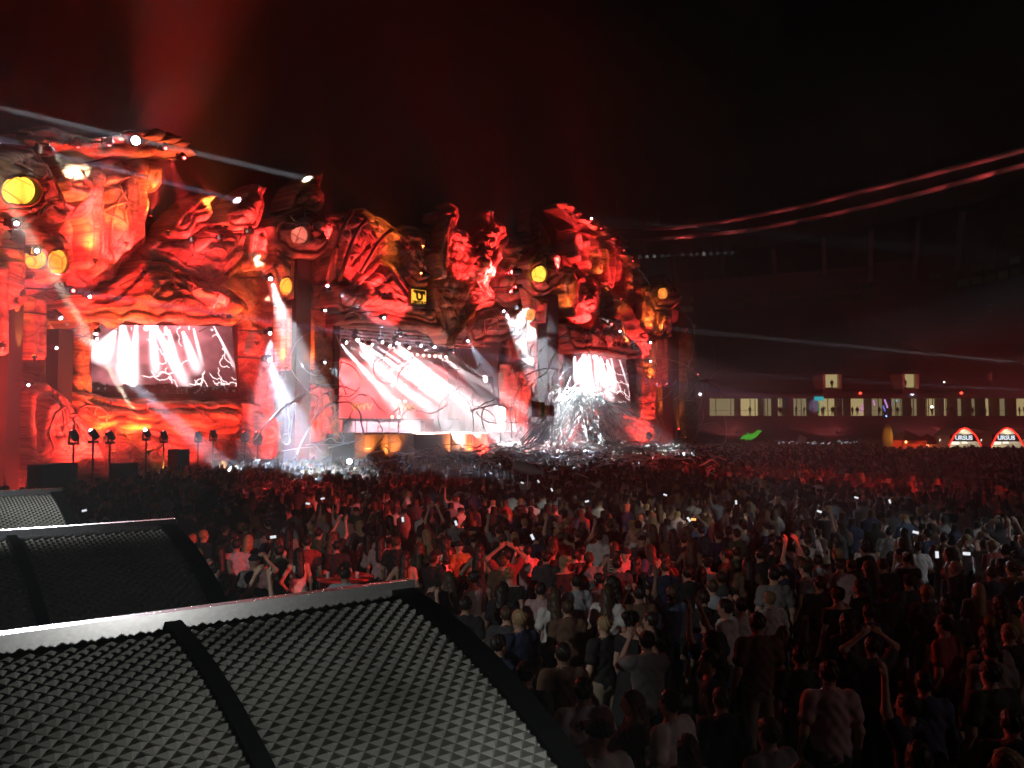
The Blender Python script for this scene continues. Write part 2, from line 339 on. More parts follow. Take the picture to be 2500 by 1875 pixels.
part('hanging_leaf', pl('A', (1130, 560), (1170, 490), (1230, 520), (1225, 620), (1180, 700), (1145, 640)), M_PALE, T, off=1.5, thick=.8, bulge=.5, width=.7, amp=.2)
part('roof_edge', pl('A', (200, 240), (420, 190), (560, 240), (700, 280), (860, 250), (1000, 300), (1130, 215), (1240, 260), (1300, 225), (1420, 290), (1510, 390), (1380, 390), (1240, 380), (1050, 420), (900, 400), (760, 420), (600, 350), (420, 340), (390, 262)), M_STONE, T, off=2.0, thick=2.2, bulge=.6, style='feather', amp=.5, freq=.8)
for i in range(13):
    t = i / 12; x = 240 + 1180 * t; y = 262 + 60 * math.sin(t * 6) + 70 * t * t; w = random.uniform(55, 100); h = random.uniform(26, 60); sl = random.uniform(-20, 45)
    part('roof_shard', pl('A', (x - w, y + sl * .5), (x - w * .2, y - h), (x + w, y + sl), (x + w * .3, y + h * .8)), random.choice((M_WOOD, M_TAN, M_STONE)), T, off=2.6 + random.uniform(0, .8), thick=.5, bulge=.3, width=.6, amp=.15)

# --- pillar towers: head, moon lamp, black column, glowing strips
def pillar(label, head, col, moon, moonmat, strips, lanterns, mat=M_TAN, off=2.2, extra=()):
    s0, _ = sz(sum(c[0] for c in col) / len(col), 900, off)
    T = empty('pillar_tower', fw(s0, off, 0), label, 'tower', 'pillar towers of the stage')
    for P, k in head: part('tower_head', P, k.pop('mat', mat), T, off=off, thick=2, **k)
    (u, v, ru, rv) = moon; own(ring('moon_frame', u, v, ru, rv, .22, M_STONE, None, off + 1.75, .3), T); own(disc('moon_lamp', u, v, ru, rv, moonmat, None, off + 2.0), T)
    (u0, v0), (u1, v1) = col; a, zt = sz(u0, v0, off - .2); b, _ = sz(u1, v0, off - .2); mb = MB(); w = (b - a) * .72
    frame_box(mb, a, a + w, off - w * .8, off + .1, 0, zt); own(mb.build('black_column', M_BLACK), T)
    for (x0, y0, x1, y1) in strips: part('glowing_strip', [(x0, y0), (x1, y0), (x1, y1), (x0, y1)], M_STRIP, T, off=off + .1, thick=.8, bulge=.3, width=.5, style='fold', amp=.12, freq=8, smooth=1)
    for (u, v, w, h) in lanterns:
        own(disc('lantern', u, v, w / 2, h / 2, M_LANT, None, off + 1.35, .25, 12), T); own(ring('lantern_frame', u, v, w / 2, h / 2, .2, M_STONE, None, off + 1.15, .22, 12), T)
    for e in extra: part('carved_panel', e[0], e[1], T, off=off - .3, **e[2])
    return T
PT1 = pillar('pillar tower with a round yellow moon lamp at the stage end', [(pl('A', (-260, 420), (60, 370), (200, 350), (330, 470), (430, 640), (480, 760), (540, 790), (540, 900), (420, 950), (340, 850), (300, 910), (240, 940), (-260, 940)), dict(bulge=1, style='feather', amp=.6, freq=.7))],
    [px('A', 40, 930), px('A', 250, 930)], (*px('A', 160, 680), 35, 34), M_MOON, [(px('B', 222, 0)[0], 720, px('B', 345, 0)[0], px('B', 0, 720)[1]), (-40, 640, 10, 868)], [(*px('A', 290, 1205), 34, 50), (*px('A', 455, 1230), 36, 58)],
    extra=[(pl('A', (-100, 940), (60, 960), (60, 1700), (-100, 1700)), M_TAN2, dict(amp=.4)), (pl('A', (250, 960), (420, 1000), (560, 1120), (560, 1330), (400, 1400), (250, 1360)), M_TAN2, dict(bulge=.6, amp=.35)), (pl('B', (200, 960), (330, 900), (440, 960), (560, 1100), (700, 1260), (800, 1480), (200, 1560)), M_TAN2, dict(bulge=.5, amp=.4, freq=2))])
PT2 = pillar('crested pillar tower with a dull red moon lamp beside the main stage', [(pl('C', (200, 650), (350, 540), (470, 490), (620, 510), (760, 620), (750, 780), (680, 900), (620, 940), (440, 930), (330, 900), (230, 800)), dict(bulge=1.1, style='swirl', amp=.5, freq=2.5, mat=M_STONE)),
      (pl('C', (370, 480), (385, 370), (440, 270), (540, 190), (630, 140), (690, 150), (670, 230), (650, 290), (690, 350), (695, 420), (670, 490), (560, 520), (440, 510)), dict(smooth=1, bulge=.9, amp=.5, freq=2.4, mat=M_WOOD))],
    [px('C', 440, 925), px('C', 620, 925)], (*px('C', 490, 715), 18, 21), M_MOON_R, [(px('D', 305, 0)[0], 745, px('D', 410, 0)[0], px('D', 0, 640)[1]), (px('D', 590, 0)[0], 775, px('D', 618, 0)[0], px('D', 0, 650)[1])], [(*px('C', 370, 1175), 24, 42)],
    extra=[(pl('C', (200, 720), (330, 900), (440, 930), (430, 1300), (290, 1320), (190, 1000)), M_TAN2, dict(bulge=.7, amp=.35, freq=3)), (pl('D', (620, 760), (760, 780), (830, 1000), (830, 1270), (620, 1290)), M_TAN2, dict(bulge=.6, amp=.4)), (pl('D', (0, 950), (120, 960), (280, 1100), (290, 1290), (0, 1290)), M_TAN2, dict(bulge=.6, amp=.5, freq=2)),
           (pl('D', (30, 480), (60, 300), (110, 290), (160, 370), (110, 490)), M_STRIP, dict(bulge=.5, amp=.1))])
PT3 = pillar('pillar tower with an oval yellow moon lamp between the main stage and the small screen', [(pl('E', (615, 640), (640, 560), (720, 490), (840, 490), (900, 590), (920, 720), (880, 830), (800, 880), (700, 890), (640, 850), (600, 760)), dict(bulge=1.1, style='swirl', amp=.5, freq=2.5, mat=M_TAN2))],
    [px('E', 785, 870), px('E', 905, 870)], (*px('E', 738, 708), 15, 20), M_MOON, [(px('E', 680, 0)[0], 735, px('E', 705, 0)[0], px('E', 0, 1580)[1]), (px('E', 750, 0)[0], 725, px('E', 785, 0)[0], px('E', 0, 1110)[1])], [(*px('E', 665, 1045), 16, 30)],
    extra=[(pl('E', (600, 830), (800, 880), (790, 1080), (640, 1060)), M_PALE, dict(bulge=.7, amp=.35)), (pl('F', (290, 460), (580, 430), (580, 620), (510, 830), (500, 1300), (240, 1300), (290, 830)), M_FOLD, dict(bulge=.6, amp=.4, style='fold', freq=3))])
PT4 = pillar('small far pillar tower with a pointed head and orange moon lamp over an arch', [(pl('E', (1650, 820), (1690, 790), (1760, 710), (1830, 800), (1890, 900), (1870, 960), (1810, 1005), (1680, 1005), (1640, 920)), dict(bulge=1, style='swirl', amp=.5, freq=2.5, mat=M_STONE, smooth=1)),
      (pl('E', (1680, 1005), (1810, 1005), (1812, 1235), (1782, 1235), (1775, 1150), (1757, 1112), (1740, 1150), (1732, 1225), (1680, 1215)), dict(bulge=.6, width=.8, style='fold', amp=.3, freq=3, mat=M_PALE, smooth=1))],
    [px('E', 1812, 1000), px('E', 1885, 1000)], (*px('E', 1760, 868), 9, 13.5), M_MOON_O, [(px('E', 1690, 0)[0], 825, px('E', 1740, 0)[0], px('E', 0, 1640)[1]), (px('E', 1768, 0)[0], 825, px('E', 1790, 0)[0], px('E', 0, 1630)[1])], [],
    extra=[(pl('E', (1570, 800), (1690, 790), (1650, 900), (1680, 1000), (1670, 1200), (1580, 1200)), M_TAN2, dict(bulge=.5, amp=.4)), (pl('E', (1570, 1200), (1690, 1200), (1690, 1900), (1570, 1900)), M_TAN, dict(bulge=.3, amp=.3))])

# --- horns, domes and beasts
def sculpt(name, label, pieces, cat='sculpture', base=None):
    P0 = pieces[0][1]; u = sum(p[0] for p in P0) / len(P0); T = empty(name, fw(sz(u, 900)[0], 0, 0), label, cat)
    for nm, P, m, k in pieces: part(nm, P, m, T, **k)
    return T
sculpt('horn_sculpture', 'carved horn with a yellow lit edge, standing beside the draped castle tower', [('horn', pl('A', (1255, 1010), (1290, 930), (1370, 830), (1480, 740), (1580, 700), (1670, 715), (1600, 790), (1630, 860), (1590, 910), (1500, 930), (1440, 1050), (1320, 1050)), M_PALE, dict(smooth=1, off=1.2, thick=1.6, bulge=1, width=1.3, amp=.3, freq=2))])
sculpt('horn_sculpture', 'carved horn with a yellow lit edge and dark eye, close to the crested pillar', [('horn', pl('A', (1665, 940), (1750, 800), (1820, 720), (1880, 670), (1960, 625), (2050, 655), (2010, 730), (2025, 800), (2000, 900), (1960, 1000), (1780, 1010), (1720, 975)), M_PALE, dict(smooth=1, off=1.2, thick=1.6, bulge=1, width=1.3, amp=.3, freq=2)),
    ('eye_boss', pl('A', (1770, 850), (1800, 800), (1880, 800), (1890, 850), (1850, 880)), M_STONE, dict(off=2.3, thick=.5, bulge=.3, width=.5, amp=.05))])
sculpt('dome_sculpture', 'smooth scrolled dome shell above the wooden brow of the big screen', [('shell', pl('A', (1080, 1110), (1200, 1020), (1350, 1000), (1500, 930), (1650, 930), (1850, 960), (1930, 1000), (1900, 1150), (1870, 1250), (1800, 1340), (1680, 1410), (1560, 1380), (1400, 1300), (1250, 1240), (1180, 1220), (1090, 1280)), M_TAN2, dict(off=.5, thick=1.5, bulge=1.8, width=5, amp=.22, freq=2)),
    ('scroll', pl('A', (1890, 1140), (1930, 980), (2020, 950), (2070, 1040), (2085, 1180), (2040, 1290), (1960, 1290), (1890, 1230)), M_PALE, dict(off=1.4, thick=1, bulge=.9, width=1.5, amp=.3, freq=4))])
J = sculpt('wooden_jaw', 'giant striped wooden mouth framing the big side screen', [('upper_jaw', pl('B', (490, 330), (520, 270), (650, 230), (850, 200), (960, 110), (1080, -60), (1250, -50), (1500, 100), (1700, 160), (1860, 240), (1900, 340), (1780, 445), (1400, 435), (1050, 425), (830, 435), (700, 440), (580, 460)), M_WOOD, dict(off=1.2, thick=1.8, bulge=1.6, width=3, style='wood', amp=1.1, freq=1.6)),
    ('cheek', pl('B', (560, 450), (700, 430), (690, 700), (690, 980), (760, 1030), (540, 1060), (560, 800)), M_WOOD2, dict(off=.9, thick=1.2, bulge=.7, width=1.5, style='wood', amp=.7, freq=2)),
    ('lower_jaw', pl('B', (540, 960), (700, 1000), (900, 1035), (1300, 1045), (1700, 1035), (1870, 1080), (1910, 1200), (1780, 1310), (1400, 1300), (1100, 1250), (850, 1215), (700, 1260), (560, 1130)), M_WOOD2, dict(off=1.0, thick=1.6, bulge=1.3, width=2.2, style='wood', amp=.6, freq=1.4)),
    ('beard', pl('B', (720, 1200), (850, 1205), (1100, 1240), (1400, 1295), (1800, 1290), (2130, 1290), (2130, 1640), (760, 1640)), M_FOLD, dict(off=.2, thick=1, bulge=.5, style='fold', amp=.5, freq=1.6)),
    ('tooth', pl('B', (700, 435), (770, 430), (745, 500)), M_WOOD, dict(off=1.3, thick=.8, bulge=.3, width=.5, amp=.05)), ('tooth', pl('B', (850, 430), (930, 432), (900, 480)), M_WOOD, dict(off=1.3, thick=.8, bulge=.3, width=.5, amp=.05))], 'stage prop')
s0, z0 = sz(*px('B', 445, 480), 1.4); s1, _ = sz(*px('B', 560, 480), 1.4); mb = MB(); frame_box(mb, s0, s1, .5, 1.5, 1.0, z0); tag(mb.build('speaker_hang', M_BLACK), 'narrow black loudspeaker column hung before the wooden jaw', 'loudspeaker')
Dm = sculpt('dome_sculpture', 'ribbed arched dome over the main stage with three dark piped ribs', [('shell', pl('C', (610, 570), (760, 525), (850, 500), (930, 460), (1100, 500), (1200, 540), (1330, 640), (1480, 645), (1650, 680), (1645, 800), (1600, 900), (1640, 1000), (1640, 1170), (1480, 1190), (1300, 960), (1190, 950), (1050, 1040), (940, 1190), (720, 1130), (740, 900), (740, 640)), M_TAN, dict(off=.4, thick=2, bulge=2.2, width=6, style='scale', amp=.25, freq=.9)),
    ('folded_face', pl('C', (930, 1180), (1060, 1020), (1190, 930), (1300, 960), (1400, 1100), (1480, 1190), (1490, 1370), (1690, 1370), (1700, 1530), (1400, 1480), (1100, 1410), (800, 1440), (780, 1140)), M_PALE, dict(off=1.0, thick=1.6, bulge=1.4, width=3, style='swirl', amp=.55, freq=1.7)),
    ('valance', pl('C', (785, 1410), (1100, 1390), (1400, 1460), (1760, 1520), (1780, 1600), (1500, 1560), (1200, 1510), (1000, 1500), (785, 1530)), M_STONE, dict(off=1.3, thick=1, bulge=.5, width=1, style='fold', amp=.4, freq=3))])
for Q in ([(960, 505), (900, 600), (850, 700), (780, 900), (735, 1125)], [(1085, 565), (1020, 660), (960, 770), (885, 980), (845, 1130)], [(1315, 665), (1250, 720), (1180, 800), (1095, 950), (1040, 1050)]):
    own(MB().tube([onf(*px('C', *q), 2.75) for q in Q], .16, 8).build('rib', M_STONE, None, True), Dm)
sculpt('beast_sculpture', 'horned scaly beast sculpture with curled horn tips beside the yellow letter sign', [('beast_body', pl('C', (1640, 1180), (1645, 830), (1720, 680), (1765, 600), (1710, 570), (1720, 505), (1800, 490), (1845, 470), (1825, 410), (1880, 455), (1905, 540), (1885, 640), (1960, 660), (2000, 700)) + pl('E', (140, 385), (210, 320), (262, 300), (250, 210), (300, 168), (355, 172), (335, 230), (432, 310), (442, 390), (385, 470), (335, 545), (395, 505), (412, 590), (352, 655), (332, 700), (300, 800), (362, 870), (330, 970), (220, 1000), (100, 1120), (0, 1290), (-90, 1180), (-150, 1000)), M_TAN2, dict(off=1.0, thick=1.8, bulge=1.6, width=3, style='scale', amp=.4, freq=1.1)),
    ('face_swirl', pl('E', (150, 560), (260, 520), (330, 560), (330, 680), (280, 760), (180, 760), (130, 680)), M_PALE, dict(off=2.2, thick=1.2, bulge=.9, width=1.6, amp=.4, freq=3)),
    ('horn_edge', pl('C', (1690, 900), (1730, 720), (1790, 600), (1830, 540), (1860, 560), (1830, 700), (1800, 900), (1790, 1100), (1730, 1100)), M_PALE, dict(off=2.2, thick=1.2, bulge=.7, width=1, style='scale', amp=.3, freq=1.8)),
    ('beard', pl('E', (0, 1300), (60, 1150), (140, 1020), (220, 940), (235, 960), (180, 1060), (90, 1180), (30, 1310)), M_WOOD, dict(off=2.3, thick=.8, bulge=.4, width=.5, amp=.2, freq=4))])
sculpt('scroll_wall', 'dark flame scrolled wall between the horned beast and the oval moon lamp', [('panel', pl('E', (380, 480), (470, 400), (610, 440), (720, 490), (640, 620), (600, 760), (640, 840), (620, 960), (420, 1000), (330, 900), (340, 700), (400, 600)), M_TAN2, dict(off=.2, thick=1, bulge=.6, width=2, amp=.5, freq=2)),
    ('lower_panel', pl('E', (330, 960), (620, 960), (640, 1060), (600, 1200), (440, 1250), (150, 1290), (100, 1130)), M_STONE, dict(off=.2, thick=1, bulge=.6, width=2, style='fold', amp=.5, freq=2)), ('flame', pl('E', (300, 720), (330, 620), (360, 560), (400, 505), (415, 580), (370, 640), (350, 720)), M_PALE, dict(off=2.0, thick=1.6, bulge=.5, width=.8, amp=.2))], 'stage wall')
sculpt('horn_sculpture', 'single red lit horn rising behind the oval moon lamp', [('horn', pl('E', (610, 350), (615, 220), (650, 160), (720, 250), (760, 340), (812, 440), (805, 500), (760, 560), (690, 520), (650, 440)), M_PALE, dict(smooth=1, off=-.6, thick=1.2, bulge=.9, width=1.3, amp=.35, freq=2))])
sculpt('draped_shell', 'great red draped shell with scrolls rising over the small side screen', [('folds', pl('E', (900, 850), (920, 650), (960, 635), (1040, 720), (1100, 700), (1200, 760), (1330, 870), (1400, 920), (1440, 1010), (1500, 1100), (1560, 1200), (1575, 1330), (1460, 1330), (1400, 1190), (1380, 1080), (1300, 1060), (1200, 1050), (1130, 1160), (1040, 1170), (950, 1110)), M_FOLD, dict(off=.6, thick=2, bulge=1.6, width=4, style='fold', amp=1.0, freq=1.3)),
    ('scroll', pl('E', (1060, 880), (1140, 840), (1200, 900), (1190, 1000), (1110, 1010), (1050, 960)), M_PALE, dict(off=2.3, thick=1.2, bulge=.7, width=1.4, amp=.35, freq=4)), ('leaf', pl('E', (930, 720), (970, 640), (1040, 740), (1050, 900), (1030, 1060), (960, 980), (925, 850)), M_PALE, dict(off=2.0, thick=1.2, bulge=.7, width=1.4, style='fold', amp=.35, freq=3))])
CT = empty('castle_tower', fw(sz(1470, 800)[0], -1, 0), 'far castle tower with jagged steep roof edge studded with small lamps', 'tower', 'castle towers of the stage')
part('tower_body', pl('E', (940, 240), (1010, 330), (1180, 320), (1300, 400), (1440, 520), (1500, 620), (1580, 800), (1560, 1200), (1450, 980), (1330, 870), (1200, 750), (1140, 690), (1060, 640), (1000, 600), (950, 550), (1000, 430), (990, 330)), M_FOLD, CT, off=-.9, thick=2, bulge=1.4, width=3, style='fold', amp=1.1, freq=1.5)
part('roof_edge', pl('E', (890, 150), (940, 105), (1010, 125), (1090, 185), (1180, 230), (1300, 305), (1315, 345), (1400, 385), (1485, 460), (1440, 500), (1510, 570), (1610, 700), (1570, 740), (1480, 640), (1400, 520), (1290, 420), (1160, 330), (1020, 330), (940, 230)), M_STONE, CT, off=.2, thick=2.2, bulge=.7, style='feather', amp=.6, freq=.6, smooth=1)
for i in range(11):
    t = i / 10; x = 930 + 660 * t; y = 130 + 560 * t ** 1.25; w = random.uniform(30, 55); h = random.uniform(16, 34)
    part('roof_shard', pl('E', (x - w * .8, y - h * .3), (x, y - h), (x + w, y + h * .7), (x + w * .2, y + h * 1.2)), random.choice((M_TAN, M_STONE, M_PALE)), CT, off=1.0 + random.uniform(0, .8), thick=.5, bulge=.3, width=.6, amp=.15)
for P in ([(1010, 370), (1060, 360), (1080, 470), (1060, 600), (1010, 560)], [(1090, 440), (1140, 430), (1150, 560), (1140, 680), (1100, 620)], [(1200, 560), (1250, 580), (1240, 700), (1180, 720)], [(1250, 480), (1330, 520), (1350, 700), (1330, 850), (1280, 780)], [(1370, 580), (1430, 640), (1445, 800), (1440, 950), (1390, 860)]):
    part('column', pl('E', *P), M_FOLD, CT, off=.8, thick=1, bulge=.8, width=1, style='fold', amp=.4, freq=3)
sculpt('screen_canopy', 'dark scaly canopy jutting over the small side screen', [('canopy', pl('E', (900, 1110), (1000, 1120), (1130, 1160), (1180, 1060), (1240, 1030), (1300, 1060), (1390, 1080), (1430, 1200), (1570, 1330), (1565, 1400), (1400, 1400), (1200, 1370), (1000, 1350), (950, 1300)), M_STONE, dict(off=2.2, thick=3, bulge=1.0, width=2, style='scale', amp=.4, freq=.7)),
    ('tooth', pl('E', (1180, 1200), (1240, 1200), (1210, 1300)), M_STRIP, dict(off=3.4, thick=.6, bulge=.3, width=.5, amp=.1)), ('tooth', pl('E', (1300, 1210), (1370, 1210), (1330, 1310)), M_STRIP, dict(off=3.4, thick=.6, bulge=.3, width=.5, amp=.1))], 'stage prop')
sculpt('dome_sculpture', 'low red lit dome beneath the small side screen', [('shell', pl('F', (560, 1300), (640, 1050), (760, 880), (940, 790), (1250, 830), (1440, 880), (1600, 980), (1650, 1120), (1650, 1300)), M_TAN2, dict(off=.6, thick=1.2, bulge=1.6, width=5, amp=.35, freq=1.5))])
sculpt('cone_tower', 'slim red lit cone tower at the far end of the stage', [('cone', pl('F', (1800, 1300), (1805, 900), (1865, 620), (1880, 320), (1895, 150), (1950, 180), (1985, 330), (1985, 650), (2005, 880), (2020, 1300)), M_TAN, dict(off=.6, thick=2, bulge=1.2, width=1.8, style='fold', amp=.35, freq=2.4, smooth=1))], 'tower')
# ------------------------------------------------------------------ video screens, sign, main stage
def attr_glow(name, power):
    m, nt, b = new_mat(name); nt.nodes.remove(b); e = nt.nodes.new('ShaderNodeEmission'); a = nt.nodes.new('ShaderNodeAttribute'); a.attribute_name = 'picture'
    nt.links.new(a.outputs['Color'], e.inputs[0]); e.inputs[1].default_value = power; nt.links.new(e.outputs[0], nt.nodes['Material Output'].inputs['Surface']); m.cycles.emission_sampling = 'NONE'; return m
M_SCREEN = attr_glow('video_screen', 2.2)
def seg(x, y, a, b, w0, w1):
    """soft beam picture from a to b widening from w0 to w1"""
    ax, ay = a; bx, by = b; L = math.hypot(bx - ax, by - ay); dx, dy = (bx - ax) / L, (by - ay) / L
    t = (x - ax) * dx + (y - ay) * dy; d = np.abs((x - ax) * -dy + (y - ay) * dx); w = w0 + (w1 - w0) * np.clip(t / L, 0, 1)
    return np.exp(-(d / w) ** 2) * (t > -.01) * np.clip(1.25 - t / L, 0, 1)
def show_picture(x, y, asp, seed):
    """concert relay: white lamp beams from the rig over a pink haze, streamers and dark heads below (x, y in 0..1, y down)"""
    r = np.random.default_rng(seed); X = x * asp
    n = fbm(x * 7, y * 5, 3); hz = .02 + 1.7 * n ** 1.5 * np.clip(1.15 - y, 0, 1) * np.exp(-((x - .38) / .42) ** 2)
    col = np.stack([hz * 1.0, hz * .30, hz * .34], -1)
    for a, b, w0, w1, p in (((.16, .12), (.06, .5), .012, .09, 3), ((.21, .05), (.24, .78), .02, .075, 3.4), ((.30, .03), (.27, .8), .012, .04, 2), ((.40, .05), (.42, .62), .012, .04, 2.5), ((.42, .02), (.60, .75), .012, .05, 2.6), ((.52, .1), (.55, .5), .01, .035, 2), ((.62, .12), (.70, .6), .012, .05, 2.2), ((.70, .08), (.74, .5), .008, .02, 1.2), ((.05, .10), (.02, .3), .01, .03, 1.6), ((.85, .03), (.99, .6), .006, .018, .9)):
        g = seg(X, y, (a[0] * asp, a[1]), (b[0] * asp, b[1]), w0 * 1.3, w1 * 1.4) * p * 1.5; col += np.stack([g, g * .80, g * .83], -1)
    for i in range(26):                                               # streamers
        a = np.array((r.uniform(.45, 1.0) * asp, r.uniform(.3, 1.0))); ang = r.uniform(0, 6.3)
        for k in range(9):
            b = a + np.array((math.cos(ang), math.sin(ang))) * .035; ang += r.uniform(-.9, .9); g = seg(X, y, a, b, .0045, .0045) * 1.3; col += np.stack([g, g * .8, g * .8], -1); a = b
    top = .80 + .05 * vnoise(x * 46, x * 0, 5) + .04 * vnoise(x * 19, x * 0, 9); dark = np.clip((y - top) / .015, 0, 1)[..., None]
    tw = (vnoise(x * 90, y * 60, 11) > .93) * .3
    col = col * (1 - dark * .94) + dark * tw[..., None] * .6
    lamp = (y < .16) * (vnoise(x * 30, y * 12, 21) > .82) * 1.4; col += np.stack([lamp, lamp * .8, lamp * .8], -1)
    return np.clip(col, 0, 4)
def video_screen(label, quad, off, nx, ny, asp, picture, T=None):
    A = [np.array(sz(u, v, off)) for u, v in quad]
    g, h = np.meshgrid(np.linspace(0, 1, nx), np.linspace(0, 1, ny)); P = (A[0] * (1 - g[..., None]) + A[1] * g[..., None]) * (1 - h[..., None]) + (A[3] * (1 - g[..., None]) + A[2] * g[..., None]) * h[..., None]
    v = [fw(a, off, b) for a, b in P.reshape(-1, 2)]; f = [(j * nx + i, (j + 1) * nx + i, (j + 1) * nx + i + 1, j * nx + i + 1) for j in range(ny - 1) for i in range(nx - 1)]
    T = empty('video_screen', fw(A[3][0], off, A[3][1]), label, 'screen', 'video screens of the stage')
    o = own(mesh('picture', v, f, M_SCREEN), T); col = picture(g.ravel(), h.ravel()); at = o.data.color_attributes.new('picture', 'FLOAT_COLOR', 'POINT')
    at.data.foreach_set('color', np.concatenate([col, np.ones((len(col), 1))], 1).astype(np.float32).ravel())
    mb = MB()
    for a, b in ((0, 1), (1, 2), (2, 3), (3, 0)): mb.tube([fw(A[a][0], off - .1, A[a][1]), fw(A[b][0], off - .1, A[b][1])], .22, 4)
    own(mb.build('screen_frame', M_BLACK), T)
    mb = MB(); s0, s1 = min(a[0] for a in A), max(a[0] for a in A); frame_box(mb, s0, s1, off - 1.0, off - .25, min(a[1] for a in A), max(a[1] for a in A), 6); own(mb.build('screen_cabinet', M_BLACK), T); return T
video_screen('big bright side screen framed by the wooden jaw', pl('B', (690, 430), (1795, 445), (1845, 1010), (680, 985)), .35, 230, 120, 1.95, lambda x, y: show_picture(x, y, 1.95, 1))
video_screen('small bright side screen under the dark scaly canopy', pl('F', (905, 360), (1390, 395), (1450, 900), (930, 860)), 1.0, 130, 120, 1.05, lambda x, y: show_picture(x, y, 1.05, 2) * .9)

# glowing letter sign
def text_mesh(name, body, size, mat, parent, M, extrude=.04, font=None, bold=0.0):
    cu = bpy.data.curves.new(name, 'FONT'); cu.body = body; cu.size = size; cu.extrude = extrude; cu.align_x = 'CENTER'; cu.align_y = 'CENTER'; cu.offset = bold
    t = bpy.data.objects.new(name, cu); C.objects.link(t); dg = bpy.context.evaluated_depsgraph_get(); me = bpy.data.meshes.new_from_object(t.evaluated_get(dg)); bpy.data.objects.remove(t)
    me.materials.clear(); me.materials.append(mat); me.transform(M); o = link(bpy.data.objects.new(name, me)); 
    return own(o, parent) if parent is not None else o
def facade_frame(s, off, z, tilt=0):
    p = fw(s, off, z); q = fw(s + .5, off, z); x = Vector(q - p).normalized(); n = Vector((x.y, -x.x, 0)); zz = Vector((0, 0, 1)); M = Matrix((( x.x, zz.x, n.x, p[0]), (x.y, zz.y, n.y, p[1]), (x.z, zz.z, n.z, p[2]), (0, 0, 0, 1))); return M
u0, v0 = px('C', 1487, 1178); u1, v1 = px('C', 1640, 1368); s0, zt = sz(u0, v0, 2.9); s1, zb = sz(u1, v1, 2.9)
SG = empty('letter_sign', fw((s0 + s1) / 2, 2.9, zb), 'glowing yellow square sign with a big dark letter U and small lettering', 'sign')
mb = MB(); frame_box(mb, s0, s1, 1.6, 2.75, zb, zt); own(mb.build('sign_case', M_DARK), SG)
mb = MB(); frame_box(mb, s0 + .18, s1 - .18, 2.7, 2.85, zb + .25, zt - .18); own(mb.build('lit_panel', glow('sign_light', (1, .46, .04), 1.9)), SG)
w_ = s1 - s0; hh = zt - zb; cs = (s0 + s1) / 2; cz = (zt + zb) / 2
text_mesh('big_letter', 'U', hh * .66, M_DARK, SG, facade_frame(cs, 2.9, cz + hh * .04), .03, bold=.04); text_mesh('small_lettering', 'UNTOLD', hh * .22, M_DARK, SG, facade_frame(cs, 2.9, zb + hh * .2), .03, bold=.02)
mb = MB()
for i in range(9): x = s0 + .35 + (w_ - .7) * i / 8; frame_box(mb, x - .05, x + .05, 2.85, 2.92, zt - .25 - hh * (.12 + .05 * (i % 3)), zt - .22)
own(mb.build('top_fringe', M_DARK), SG)

# main stage box
sA, sB = sz(812, 900)[0] + .4, sz(1236, 900)[0] - .3; zT = sz(900, 800)[1] + .5
DZ = 3.3
MS = empty('main_stage', fw(sA, 0, 0), 'deep main stage with raised deck, red back wall and overhead lamp truss', 'stage')
mb = MB(); frame_box(mb, sA, sB, -8, 3.0, 0.0, DZ, 10); own(mb.build('deck', plain('stage_deck', (.05, .045, .05), .35)), MS)
mb = MB(); frame_box(mb, sA, sB, -8.6, -8.2, DZ, zT, 10); own(mb.build('back_wall', plain('red_back_wall', (.26, .09, .09), .6)), MS)
mb = MB(); frame_box(mb, sB - .6, sB, -8, -.3, DZ, zT); own(mb.build('side_wall', plain('side_wall', (.03, .02, .02), .8)), MS)
mb = MB(); frame_box(mb, sA, sA + .5, -8, -.3, DZ, zT); own(mb.build('side_wall', M_BLACK), MS)
mb = MB(); frame_box(mb, sA, sB, -8, -.8, zT, zT + .4, 10); own(mb.build('stage_roof', M_BLACK), MS)
M_DOT = glow('blinder_lamp', (1, .62, .45), 14, False)
for i in range(16):
    for j in range(5):
        if (i not in (6, 7, 8) and j < 4) or (j == 4 and i < 9): continue
        s_ = sA + (sB - sA) * (.36 + .6 * i / 15); own(MB().lathe([(.05, -.02), (.14, .0), (.10, .1)], (0, 0, 0), 8, facade_frame(s_, 0, 0).to_3x3()).build('blinder_lamp', M_DOT), MS).location = Vector(fw(s_, -8.1, DZ + 1.4 + j * 1.6))
# truss bars
for off in (-2.0, -4.5, -7.0):
    mb = MB(); z = zT - 1.0
    for dz in (0, .6):
        for do in (0, .6): mb.tube([fw(s_, off + do, z + dz) for s_ in np.linspace(sA + .5, sB - .6, 12)], .06, 5)
    for k in range(30):
        a, b = sA + .5 + (sB - sA - 1.1) * k / 30, sA + .5 + (sB - sA - 1.1) * (k + 1) / 30; mb.tube([fw(a, off, z + .6 * (k % 2)), fw(b, off, z + .6 * ((k + 1) % 2))], .035, 4)
    own(mb.build('lamp_truss', M_ALU), MS)
